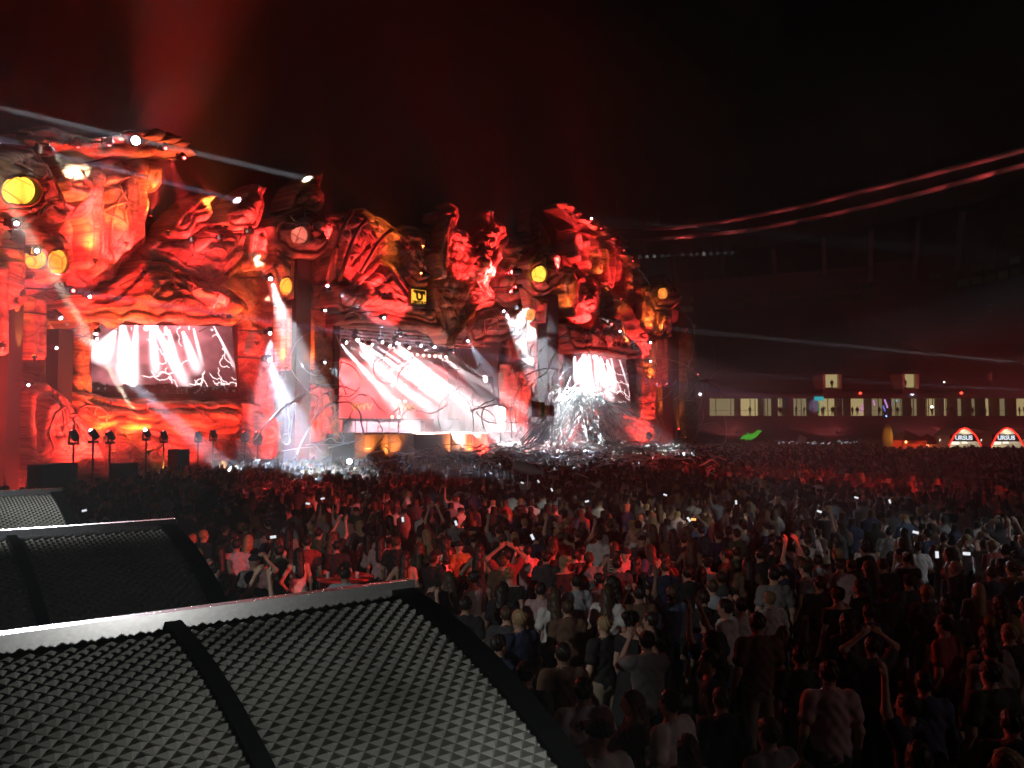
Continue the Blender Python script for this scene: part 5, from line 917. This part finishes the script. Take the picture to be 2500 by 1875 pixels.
# people one can single out, placed by where the photograph shows their heads
for (u, v, H, var, colour, hc, dy, lb) in (
    (1425, 1660, 1.78, 0, 'white', 'dark-haired', 0, 'dark-haired person in a white T-shirt beside the corner of the embossed canopy'), (1640, 1690, 1.76, 0, 'white', 'dark-haired', 35, 'person in a white T-shirt leaning and looking aside, behind a short companion'), (1880, 1760, 1.76, 0, 'grey', 'brown-haired', 20, 'brown-haired person in a pale grey T-shirt turned to a neighbour'),
    (2025, 1620, 1.80, 0, 'pink', 'dark-haired', -10, 'close-cropped person in a pale pink T-shirt with broad shoulders'), (1735, 1590, 1.78, 10, 'black', 'dark-haired', 70, 'person in a black hooded jumper with the face in profile'), (1850, 1500, 1.86, 0, 'brown', 'brown-haired', 0, 'tall broad person in a brown T-shirt standing over the others'),
    (1420, 1335, 1.66, 5, 'white', 'dark-haired', -10, 'person in a short white dress caught in the red light'), (1500, 1325, 1.75, 3, 'striped', 'brown-haired', 0, 'person in a striped sleeveless top'), (842, 1388, 1.78, 0, 'pale blue', 'dark-haired', -8, 'person in a pale shirt standing before the red round table'),
    (1580, 1545, 1.76, 8, 'grey', 'dark-haired', 0, 'person in a grey T-shirt filming with a phone near the canopy'), (1545, 1690, 1.62, 4, 'charcoal', 'brown-haired', 80, 'long-haired person in a charcoal T-shirt between two white T-shirts'), (1375, 1575, 1.75, 0, 'brown', 'dark-haired', 0, 'person in a brown T-shirt right beside the canopy edge'),
    (2220, 1700, 1.74, 6, 'navy', 'dark-haired', 30, 'person in a navy T-shirt holding a lit phone overhead'), (2130, 1560, 1.62, 9, 'charcoal', 'dark-haired', 0, 'person in a charcoal T-shirt with both hands on the head'), (2420, 1620, 1.80, 0, 'green', 'dark-haired', 0, 'broad person in a green T-shirt near the edge of the crowd'), (2460, 1835, 1.68, 4, 'red', 'fair-haired', 60, 'fair long-haired person in a red T-shirt with the face in profile'), (1680, 1800, 1.62, 3, 'white', 'brown-haired', 0, 'short person in a white sleeveless top below two white T-shirts')):
    p = at_z(u, v, H); x, y = p[0], p[1]; add_person(x, y, faceyaw(x, y) + R(dy), var, colour, hc, random.randrange(2), H / 1.745, lb)
key = [(n[0], n[1]) for n in NEAR]; KEYS = [(a, b, t) for (a, b), t in zip(key, SHORT)]
c1v = Vector(c1).to_2d(); U2d = U2.to_2d(); side = Vector((U2d.y, -U2d.x))          # points off the canopies' open ends
TABLE = at_z(842, 1408, 1.2); TD = TABLE[:2] / np.linalg.norm(TABLE[:2])
def free(x, y):
    l_ = x * TD[0] + y * TD[1]
    if 9 < l_ < np.linalg.norm(TABLE[:2]) + .8 and abs(x * TD[1] - y * TD[0]) < .8: return False
    d = (FP[:, 0] - x) ** 2 + (FP[:, 1] - y) ** 2; i = int(d.argmin()); o = (x - FP[i, 0]) * FN[i, 0] + (y - FP[i, 1]) * FN[i, 1]
    if o < 8.6 or abs(x) > .82 * y + 1 or y < 4.6: return False
    q = Vector((x, y)) - c1v; along = q.dot(U2d); acr = q.dot(side)
    if acr < .55 and along < (Vector(c3).to_2d() - c1v).length + 1.0: return False
    if y > 120 or (x > 26 and y > 83.0 and x / y > .46): return False
    return True
pts = []
def scatter(y0, y1, sp, jit):
    yy = y0
    while yy < y1:
        n = int(1.64 * yy / sp) + 6; 
        for i in range(n):
            x = (i - n / 2) * sp + random.uniform(-jit, jit) + (.5 * sp if int(yy / sp) % 2 else 0); y = yy + random.uniform(-jit, jit)
            if random.random() > .10 and free(x, y) and all((x - a) ** 2 + (y - b) ** 2 > .36 for a, b in key): pts.append((x, y))
        yy += sp * .9
scatter(4.8, 24, .86, .34); scatter(24, 50, .74, .34); scatter(50, 122, .80, .38)
def seen(x, y): return abs(x) < .66 * y
near = sorted([p for p in pts if seen(*p)], key=lambda p: math.hypot(*p))[:283]; nset = set(near)
cols = list(TC); cw = np.array([1.7, 3, 1.6, 1.5, .8, .6, .8, .5, .7, .8, .8, 1.6]); cw /= cw.sum(); hcs = list(HC)
for (x, y) in near: add_person(x, y, faceyaw(x, y) + random.gauss(0, .45), int(rng.choice(len(VAR), p=WT)), cols[int(rng.choice(len(cols), p=cw))], hcs[int(rng.choice(3, p=(.6, .28, .12)))], int(rng.choice(3, p=(.55, .35, .1))), random.uniform(.94, 1.05))
# the rest of the crowd: one mass
def lod(F, h, zlo):
    def f(P): return smin([F.body(P), F.shirt(P), np.minimum(F.hairs(P), F.head(P))] + ([cone(P, w, np.array(w) + (np.array(w) - np.array(e)) * .4, .04, .03) for _, e, w, _ in F.J]), .012) - h * .12
    V, Q = surfnet(lambda P: np.maximum(f(P), zlo - P[..., 2]), (-.7, -.45, zlo - .1), (.7, .6, 2.3), h)
    d = np.stack([F.body(V) - .004, F.shirt(V) - .006, F.hairs(V) - .012, F.pants(V) - .004 if F.bottom != 'none' else np.full(len(V), 9.0)], 1); return V, Q, d.argmin(1)
def crowd(P, h, zlo, raise_p):
    LM = [lod(F, h, zlo) for F in FIGS]; w = WT.copy(); up = [i for i, v in enumerate(VAR) if v[0] in ('up', 'high', 'wide', 'phone')]; w[up] *= raise_p; w /= w.sum()
    VV, QQ, CC = [], [], []; n = 0; tc = np.array(list(TC.values())); tp = cw; hc = np.array([(.018, .013, .01), (.07, .04, .022), (.34, .24, .12)]); sk = np.array([(.55, .36, .27), (.40, .25, .18), (.22, .13, .09)]); pc = np.array([(.03, .04, .07), (.02, .02, .02), (.3, .25, .18), (.1, .14, .2)])
    for x, y in P:
        V, Q, pid = LM[int(rng.choice(len(LM), p=w))]; a = faceyaw(x, y) + random.gauss(0, .5); s = random.gauss(.985, .05); c_, s_ = math.cos(a) * s, math.sin(a) * s
        VV.append(np.stack([V[:, 0] * c_ - V[:, 1] * s_ + x, V[:, 0] * s_ + V[:, 1] * c_ + y, V[:, 2] * s], 1)); QQ.append(Q + n); n += len(V)
        pal = np.stack([sk[int(rng.choice(3, p=(.55, .35, .1)))], tc[int(rng.choice(len(tc), p=tp))], hc[int(rng.choice(3, p=(.6, .28, .12)))], pc[random.randrange(4)]]); CC.append(pal[pid])
    return np.concatenate(VV), np.concatenate(QQ), np.concatenate(CC)
rest = [p for p in pts if p not in nset]; r1 = [p for p in rest if math.hypot(*p) < 46]; r2 = [p for p in rest if math.hypot(*p) >= 46]
A = crowd(r1, .088, .75, .8); B = crowd(r2, .128, .95, 3.5)
print('crowd', len(near), len(r1), len(r2), len(A[1]) * 2, len(B[1]) * 2)
V = np.concatenate([A[0], B[0]]); Q = np.concatenate([A[1], B[1] + len(A[0])]); me = qmesh('crowd', V, Q); at = me.color_attributes.new('cloth', 'FLOAT_COLOR', 'POINT'); at.data.foreach_set('color', np.concatenate([np.concatenate([A[2], B[2]]), np.ones((len(V), 1))], 1).astype(np.float32).ravel())
m, nt, b = new_mat('crowd_cloth'); a_ = nt.nodes.new('ShaderNodeAttribute'); a_.attribute_name = 'cloth'; nt.links.new(a_.outputs['Color'], b.inputs['Base Color']); b.inputs['Roughness'].default_value = .8; me.materials.append(m)
tag(link(bpy.data.objects.new('crowd', me)), 'dense dark crowd filling the field up to the stage', 'crowd', None, 'stuff')
# ------------------------------------------------------------------ people in the stadium rooms
SM = [qmesh('body', *lod(F, .07, .02)[:2]) for F in (FIGS[0], FIGS[1], FIGS[4], FIGS[8])]; M_SIL = cloth('dark_clothes', (.03, .028, .03))
for me in SM: me.materials.append(M_SIL)
for x, b in [(660, 0), (683, 0), (775, 0), (825, 0), (930, 0), (955, 0), (1000, 0), (1018, 0), (1040, 0), (1122, 0), (1160, 0), (1240, 0), (1303, 0), (1385, 0), (1420, 0), (1500, 0), (1510, 0), (1640, 0), (1690, 0), (1728, 0), (1765, 0), (1895, 0), (1938, 0), (1985, 0), (2010, 0), (2190, 0), (2215, 0), (480, 0)]:
    p = at_y(*px('G', x, 800), YS + .6); o = link(bpy.data.objects.new('person', random.choice(SM))); o.location = (p[0], YS + .6 + random.uniform(0, 1.2), zc0); o.rotation_euler.z = random.uniform(2.2, 4.2); k = random.uniform(.95, 1.05); o.scale = (k, k, k)
    tag(o, 'dark silhouetted person standing in a lit concourse room', 'person', 'people in the concourse rooms')
for k, (x, y) in enumerate(((992, 640), (1458, 640), (2010, 586), (2040, 586))):
    p = at_y(*px('G', x, y), YS - 2.7); o = link(bpy.data.objects.new('person', SM[k % 4])); o.location = (p[0], YS - 2.7, p[2] - (.3 if k < 2 else .9)); o.rotation_euler.z = math.pi; tag(o, 'dark silhouetted person in a lit stand entrance', 'person', 'people in the stand entrances')

# ------------------------------------------------------------------ streamers
M_STR = plain('white_paper', (.78, .78, .78), .7)
def ribbon(name, pts, w, mat, parent=None, sub=5):
    P = catmull(np.array([np.array(p, float) for p in pts]), sub); v = []; f = []; tw = random.uniform(0, 3); dt = random.uniform(-.12, .12)
    for i, p in enumerate(P):
        a = tw + dt * i; d = np.array((math.cos(a), math.sin(a) * .4, math.sin(a))); v += [p - d * w / 2, p + d * w / 2, p + np.array((0, .012, 0)) + d * w / 2, p + np.array((0, .012, 0)) - d * w / 2]
    for i in range(len(P) - 1):
        for k in range(4): a, b = 4 * i + k, 4 * i + (k + 1) % 4; f.append((a, b, b + 4, a + 4))
    return mesh(name, v, f, mat, parent, True)
def J2(p, j): return (p[0] + random.uniform(-j, j), p[1] + random.uniform(-j, j))
SO = 11.0
def streamer(pts, label, group, off=SO, w=.07, jit=.25): 
    o = ribbon('paper_streamer', [fl(*q, off + random.uniform(-jit, jit)) for q in pts], w, M_STR); return tag(o, label, 'streamer', group)
Fp = lambda *L: [('F', x, y) for x, y in L]; Dp = lambda *L: [('D', x, y) for x, y in L]; Ep = lambda *L: [('E', x, y) for x, y in L]
for L, lb in ((Dp((80, 1270), (150, 1170), (260, 1050), (330, 985), (420, 930), (520, 860), (640, 790), (740, 770), (860, 785), (1000, 830), (1080, 860)), 'long white streamer arching over the crowd in front of the crested pillar'), (Dp((460, 1400), (500, 1300), (600, 1100), (660, 1020), (740, 950), (840, 930), (940, 930), (1010, 960)), 'white streamer arching from the crowd towards the booth'),
              (Dp((380, 940), (380, 1010), (395, 1100), (385, 1200), (400, 1280), (360, 1310), (330, 1280), (340, 1220), (380, 1220)), 'white streamer hanging in a loop in the pale light shaft'), (Dp((435, 940), (430, 1020), (415, 1100), (405, 1200), (385, 1310)), 'white streamer hanging straight in the pale light shaft'),
              (Dp((940, 1040), (920, 1100), (880, 1140), (900, 1170), (860, 1210), (885, 1250), (870, 1290)), 'crinkled white streamer falling in front of the booth'), (Dp((690, 550), (760, 670), (850, 740), (880, 800), (905, 860)), 'thin streamer falling across the stage jamb'), (Dp((740, 1340), (860, 1310), (980, 1280), (1060, 1230), (1040, 1120), (1020, 1010), (880, 890)), 'white streamer looping past the apron footlights'),
              (Dp((620, 1310), (700, 1280), (770, 1250), (820, 1290), (880, 1290)), 'white streamer lying over heads by the apron'), (Dp((770, 1080), (820, 1020), (880, 960), (960, 900), (1020, 860), (1100, 870)), 'bright tangled streamer above the booth'), (Dp((1240, 640), (1340, 590), (1480, 540), (1620, 490), (1860, 455)), 'thin dark streamer floating across the stage opening'),
              (Fp((560, 410), (640, 350), (740, 290), (840, 210), (930, 160)), 'taut streamer rising to the dark canopy'), (Fp((480, 580), (600, 530), (700, 515), (800, 530)), 'short level streamer beside the oval moon tower'), (Fp((890, 275), (820, 290), (770, 360), (720, 450), (700, 520), (640, 580), (570, 620), (540, 680), (560, 760), (600, 800), (610, 850)), 'streamer drooping in a hook beside the small screen'),
              (Fp((840, 470), (800, 560), (780, 640), (760, 720), (730, 860)), 'streamer falling past the blue lit column'), (Fp((180, 600), (200, 720), (215, 790), (120, 830), (0, 910)), 'thin streamer bent over the stage side'), (Fp((0, 890), (130, 860), (240, 840), (340, 890), (360, 1000), (370, 1140)), 'wavy streamer over the side of the stage'), (Fp((120, 850), (95, 950), (120, 1060), (160, 1120)), 'short hanging streamer at the side of the stage'), (Fp((520, 850), (500, 930), (450, 1050), (400, 1130)), 'short slanting streamer at the tower foot'),
              (Fp((1380, 370), (1460, 480), (1520, 600), (1510, 720), (1480, 770)), 'streamer bowed round the edge of the small screen'), (Fp((1640, 280), (1660, 380), (1650, 480)), 'short streamer by the far pillar'), (Fp((1460, 830), (1600, 830), (1720, 790), (1800, 720), (1760, 650)), 'streamer curling past the far pillar'), (Fp((1380, 990), (1520, 960), (1640, 920), (1680, 1000), (1700, 1100), (1690, 1140)), 'hooked streamer before the far pillar foot'), (Fp((1700, 960), (1750, 1020), (1765, 1120), (1760, 1200)), 'hanging streamer before the far cone tower'),
              (Ep((1375, 100), (1385, 200), (1395, 330), (1420, 440), (1480, 580), (1600, 720), (1650, 800)), 'very long thin streamer drifting down past the far castle roof'), (Ep((1880, 960), (1950, 1050), (2010, 1140), (2015, 1260), (2000, 1380), (1960, 1480)), 'streamer drifting beside the far cone tower'), ([('G', 160, 585), ('G', 230, 610), ('G', 285, 690), ('G', 300, 790), ('G', 322, 900), ('G', 310, 1000), ('G', 270, 1070), ('G', 230, 1120)], 'long pale streamer hanging in front of the stadium'), ([('G', 20, 790), ('G', 90, 680), ('G', 150, 590), ('G', 180, 590)], 'streamer rising by the stadium corner')):
    big = lb.startswith(('long white', 'white streamer arching', 'long pale')); streamer(L, lb, 'flying paper streamers', w=.15 if big else .11)
for i in range(130):                                                    # the fountain of streamers bursting before the small screen
    bx = 440 + 420 * random.random(); by = 1200 + random.uniform(-40, 30); ax = 900 + random.gauss(90, 120); ay = 735 + random.gauss(20, 75); ex = random.choice((random.uniform(900, 1250), random.uniform(1100, 1750))); ey = random.uniform(930, 1210)
    L = [('F', bx, by), ('F', bx + (ax - bx) * .3 + random.uniform(-25, 25), by + (ay - by) * .36), ('F', bx + (ax - bx) * .65 + random.uniform(-25, 25), by + (ay - by) * .75), ('F', ax, ay)]
    if random.random() < .55: L += [('F', ax + (ex - ax) * .4, ay + (ey - ay) * .25 + random.uniform(-30, 30)), ('F', ax + (ex - ax) * .75, ay + (ey - ay) * .65), ('F', ex, ey)]
    streamer(L, 'white streamer in the burst fountaining up before the small screen', 'burst of paper streamers', w=.075, jit=1.2)
for i in range(70):                                                    # laid and thrown over the heads of the front rows
    u = random.uniform(1180, 1640) if i < 52 else random.uniform(680, 1180); Y = FOCUS[1]; p0 = at_z(u, random.uniform(1078, 1118) if u < 1500 else random.uniform(1082, 1130), 2.0); a = random.uniform(-.5, .5); P = []; q = np.array(p0); z = random.uniform(1.9, 2.6)
    for k in range(random.randint(3, 5)): P.append((q[0], q[1], max(1.75, z + random.uniform(-.35, .35)))); a += random.uniform(-.6, .6); q = q + np.array((math.cos(a), math.sin(a), 0)) * random.uniform(.5, 1.2)
    tag(ribbon('paper_streamer', P, .085, M_STR, None, 3), 'white streamer lying across the heads of the front rows', 'streamer', 'streamers lying on the crowd')
for i in range(60):                                                    # loose loops hanging in the air
    u = random.uniform(760, 1760); v = random.uniform(900, 1060); a = random.uniform(0, 6.3); L = []; c = random.choice((-1, 1)) * random.uniform(.25, .7); st = random.uniform(16, 38)
    for k in range(random.randint(5, 10)): L.append(('P', u, min(v, 1085))); u += math.cos(a) * st; v += math.sin(a) * st; a += c * random.uniform(.4, 1.5)
    streamer(L, 'thin white streamer curling in the air over the front rows', 'loose loops of streamers in the air', w=.07)
# crumpled mass of paper over the heads
VV = []; QQ = []
for i in range(2600):
    u = random.gauss(1380, 170); v = 1076 + abs(random.gauss(0, 22)) + .02 * abs(u - 1380); p = at_z(u, v, 1.95)
    if not free(p[0], p[1]): continue
    a = random.uniform(0, 3.2); L_ = random.uniform(.15, .7); d = np.array((math.cos(a), math.sin(a), random.uniform(-.5, .5))) * L_; s_ = np.array((0, 0, .05)); p = p + np.array((0, 0, random.uniform(-.3, .35))); n = len(VV); VV += [p, p + d, p + d + s_, p + s_]; QQ.append((n, n + 1, n + 2, n + 3))
tag(mesh('streamer_litter', VV, QQ, M_STR), 'tangled mass of white paper over the front rows', 'paper litter', None, 'stuff')

# ------------------------------------------------------------------ phones, flags, things in the crowd
M_PH = plain('phone_case', (.02, .02, .022), .3); M_PS = glow('phone_screen_light', (.9, .94, 1), .9, False); M_PO = glow('warm_phone_screen', (1, .45, .12), 1.6, False); M_PT = glow('phone_torch_light', (.85, .95, 1), 40, False)
def phone(u, v, z, label, m=None, torch=False, tilt=0.0, group='lit phones held up in the crowd'):
    p = Vector(at_z(u, v, z)); T = empty('phone', p, label, 'phone', group); y = math.atan2(p.y, p.x) - math.pi / 2; T.rotation_euler = (R(-10), R(tilt), y)
    MB().box((0, 0, 0), (.125, .009, .062)).build('case', M_PH, T)
    MBs = MB().box((0, -.006, 0), (.112, .004, .052)).build('screen', m or M_PS, T)
    if torch: MB().lathe([(.02, -.01), (.14, 0), (.02, .01)], (0, -.03, 0), 10, Matrix.Rotation(R(90), 3, 'X')).build('torch', M_PT, T)
    return T
for (x, y) in ((125, 1018), (182, 1103), (665, 1088), (870, 1122), (1025, 1008), (1128, 1043), (1198, 1013), (1163, 1040), (1192, 1058), (1060, 1022), (985, 1130), (1268, 1083), (1590, 1085), (1488, 1122), (1770, 1105), (2024, 1198), (2088, 1196), (1978, 1150), (697, 1077), (1080, 1003), (1150, 1160), (590, 1160), (1437, 1069), (1850, 1075), (1922, 1083), (1380, 1000), (1240, 1010)):
    u, v = px('V', x, y); phone(u, v, 1.95, 'bright phone screen held above heads in the crowd', None, tilt=random.choice((random.uniform(-25, 25), random.uniform(50, 90))))
phone(*px('V', 1498, 1122), 1.95, 'phone with an orange screen held up in the crowd', M_PO)
phone(*px('V', 755, 997), 2.0, 'phone with its torch glaring among the front rows', None, True)
for i in range(34): phone(1910 + random.uniform(-12, 190), 1080 + random.uniform(-3, 4), 2.05, 'tiny phone light in the far rows before the stadium', None, group='phone lights of the far rows')
def flag(label, u, v, h, off, cols, w, hh, wave=.2):
    p = Vector(fl('P', u, v, off)); T = empty('flag', (p.x, p.y, 0), label, 'flag', 'flags held over the crowd'); own(MB().tube([(p.x, p.y, 1.2), (p.x, p.y, p.z + hh * .5)], .02, 6).build('pole', M_ALU), T)
    for k, c in enumerate(cols):
        vv = []; f = []
        for i in range(5):
            t = (k + i / 4) / len(cols); x = t * w; y = wave * math.sin(t * 7); vv += [(p.x + x, p.y + y, p.z - hh / 2 - .12 * t), (p.x + x, p.y + y, p.z + hh / 2 - .12 * t), (p.x + x, p.y + y + .01, p.z + hh / 2 - .12 * t), (p.x + x, p.y + y + .01, p.z - hh / 2 - .12 * t)]
        for i in range(4):
            for j in range(4): a, b = 4 * i + j, 4 * i + (j + 1) % 4; f.append((a, b, b + 4, a + 4))
        own(mesh('stripe', vv, f, cloth('flag_cloth', c), None, True), T)
flag('red and yellow flag lit by the lamps before the small screen', 1298, 998, 3, 11, [(.6, .06, .05), (.75, .5, .06)], 1.1, 1.3); flag('blue yellow and red flag lit by the lamps before the small screen', 1318, 1000, 3, 11.5, [(.05, .12, .5), (.75, .55, .06), (.55, .05, .05)], 1.2, .9)
# teardrop banner, white card, inflatables
p = Vector(at_y(*px('G', 1345, 965), 82)); T = empty('teardrop_banner', (p.x, p.y, 0), 'orange oval banner on a pole near the red marquee', 'banner')
own(MB().lathe([(.02, -1.6), (.42, -1.0), (.60, 0), (.5, .9), (.1, 1.6)], p, 12, Matrix.Diagonal((1, .15, 1))).build('cloth', cloth('orange_cloth', (.75, .35, .06)), None, True), T); own(MB().tube([(p.x + .1, p.y, 0), (p.x + .1, p.y, p.z)], .03, 6).build('pole', M_ALU), T)
l = bpy.data.lights.new('banner_light', 'POINT'); l.energy = 30; l.color = (1, .7, .35); o = own(link(bpy.data.objects.new('banner_light', l)), T); o.location = p + Vector((.8, -1.0, .2))
p = Vector(at_y(*px('G', 798, 980), 96)); T = empty('card_sign', (p.x, p.y, 0), 'tilted white card on a stick held over the far rows', 'sign'); own(MB().box(p, (1.0, .03, 1.2), Matrix.Rotation(R(25), 3, 'Y')).build('card', M_STR), T); own(MB().tube([(p.x, p.y, 1.3), p], .02, 6).build('stick', M_DARK), T)
p = Vector(at_y(*px('G', 480, 948), 92)); T = empty('inflatable_crocodile', (p.x, p.y, 1.5), 'bright green inflatable crocodile held over the far rows', 'inflatable')
MG = glow('glowing_green_vinyl', (.10, .75, .05), .5, False)  # the vinyl itself emits a green glow
own(MB().tube([p + Vector(q) for q in ((-1.25, 0, -.35), (-.8, 0, -.1), (-.3, 0, -.12), (.2, 0, .0), (.6, 0, .25), (.8, 0, .5), (1.15, 0, .55))], [.05, .22, .33, .30, .24, .22, .07], 10).build('body', MG, None, True), T)
for q in ((-.5, -.5), (.1, -.45), (-.3, .4)): own(MB().tube([p + Vector((q[0], 0, -.05)), p + Vector((q[0] - .2, -.2, q[1]))], [.12, .06], 8).build('leg', MG, None, True), T)
own(MB().tube([p + Vector((0, 0, -.2)), (p.x, p.y, 1.6)], .03, 6).build('stick', M_DARK), T)
p = Vector(at_z(*px('V', 1140, 1013), 2.5)); T = empty('inflatable_bottle', (p.x, p.y, 1.7), 'pale see-through inflatable bottle floating over heads', 'inflatable'); mb, ntb, bb = new_mat('clear_vinyl'); bb.inputs['Base Color'].default_value = (.5, .55, .55, 1); bb.inputs['Roughness'].default_value = .2
Mx = Matrix.Rotation(R(105), 3, 'Y'); own(MB().lathe([(.02, -.55), (.16, -.53), (.20, -.3), (.20, .15), (.09, .40), (.07, .58), (.02, .6)], p, 14, Mx).build('bottle_body', mb, None, True), T); own(MB().tube([p, (p.x, p.y, 1.75)], .025, 6).build('string', M_ALU), T)
# round table with a red top
p = Vector(TABLE); T = empty('round_table', (p.x, p.y, 0), 'round standing table with a glossy red top behind a person in a pale shirt', 'table')
own(MB().lathe([(.02, 1.16), (.52, 1.16), (.54, 1.18), (.52, 1.2), (.02, 1.2)], (p.x, p.y, 0), 28).build('table_top', plain('red_table_top', (.6, .05, .04), .15), None, True), T); own(MB().tube([(p.x, p.y, .03), (p.x, p.y, 1.17)], .04, 8).build('stem', M_DARK), T); own(MB().lathe([(.3, 0), (.3, .03), (.05, .05)], (p.x, p.y, 0), 16).build('base', M_DARK), T)
for k in range(3): tag(MB().lathe([(.03, 0), (.04, .11), (.036, .11), (.02, .02)], (p.x - .3 + .28 * k, p.y - .12 + .1 * (k % 2), 1.2), 10).build('drink_cup', M_STR), ('cup', 'cup', 'cup')[k] + (' at the edge of the red round table', ' in the middle of the red round table', ' on the far side of the red round table')[k], 'cup')

# ------------------------------------------------------------------ stage pit: barrier, flight cases, floor lamps
v = []; ss = np.linspace(FS[4], FS[-6], 90)
for k in range(44):
    a, b = ss[0] + (ss[-1] - ss[0]) * k / 44, ss[0] + (ss[-1] - ss[0]) * (k + 1) / 44 - .05; mb = MB(); frame_box(mb, a, b, 8.2, 8.26, .05, 1.15); frame_box(mb, a, b, 7.7, 8.2, 0, .05); o = tag(mb.build('crowd_barrier', M_DARK), 'grey steel barrier panel between the front row and the stage pit', 'barrier', 'crowd barrier along the stage')
for k, (x, y0, w, h) in enumerate(((440, 1330, 80, 150), (570, 1300, 60, 170), (720, 1290, 50, 160), (850, 1300, 40, 150), (980, 1360, 150, 120), (1130, 1280, 45, 170), (1265, 1300, 50, 160), (1400, 1265, 90, 190), (1530, 1300, 40, 150), (1645, 1290, 40, 170), (1760, 1360, 130, 100), (1890, 1300, 45, 150), (1990, 1300, 40, 150), (2080, 1360, 90, 90))):
    s_, z_ = sz(*px('B', x, y0), 7.2); ww = w * .3165 * sc(px('B', x, y0)[0]) * 1.1; mb = MB(); big = w > 70
    if big: frame_box(mb, s_ - ww / 2, s_ + ww / 2, 6.6, 7.4, 0, z_ - 1.1); tag(mb.build('flight_case', M_BLACK), {0: 'black case in the stage pit closest to the end pillar', 4: 'wide black case in the pit between two floor lamps', 7: 'tallest black case in the stage pit before the jaw', 10: 'low black case in the pit under the big screen edge', 13: 'small black case in the pit beside the crested pillar'}[k], 'case', 'cases in the stage pit'); continue
    p = fw(s_, 7.2, z_); hot = x == 1130
    tgt = fl('B', 640, 460, 6.0) if hot else fw(s_ + random.uniform(-2, 2), 2.0, z_ + 8); moving_head('floor lamp on a stand shooting a bright narrow shaft up to the jaw' if hot else 'floor lamp on a stand in the stage pit', p, tgt, 3.6e6 if hot else 0, WARMW if hot else random.choice((RED, PINK)), 2.6 if hot else 5, lens=90 if hot else 10, size=.95, back=(p[0], p[1], 0), group='floor lamps of the stage pit')
for k, (cr, x, y) in enumerate((('F', 1870, 1080), ('D', 110, 1230), ('D', 760, 1230), ('F', 1600, 1100))):
    p = fl(cr, x, y, 7.2); moving_head('floor lamp on a stand in the stage pit', p, p + np.array((0, 0, 6)), 0, RED, 6, lens=8, size=1.2, back=(p[0], p[1], 0), group='floor lamps of the stage pit')

# ------------------------------------------------------------------ haze
m, nt, b = new_mat('haze_air'); nt.nodes.remove(b); pv = nt.nodes.new('ShaderNodeVolumePrincipled'); pv.inputs['Color'].default_value = (.9, .9, .9, 1); pv.inputs['Density'].default_value = .0040; pv.inputs['Anisotropy'].default_value = .05; nt.links.new(pv.outputs[0], nt.nodes['Material Output'].inputs['Volume'])
bx = [(x, y, z) for x in (-120, 220) for y in (-30, 240) for z in (-1, 52)]
tag(mesh('haze', bx, [(0, 1, 3, 2), (4, 6, 7, 5), (0, 4, 5, 1), (2, 3, 7, 6), (0, 2, 6, 4), (1, 5, 7, 3)], m), 'thin lamp-lit haze over the whole field', 'haze', None, 'stuff')
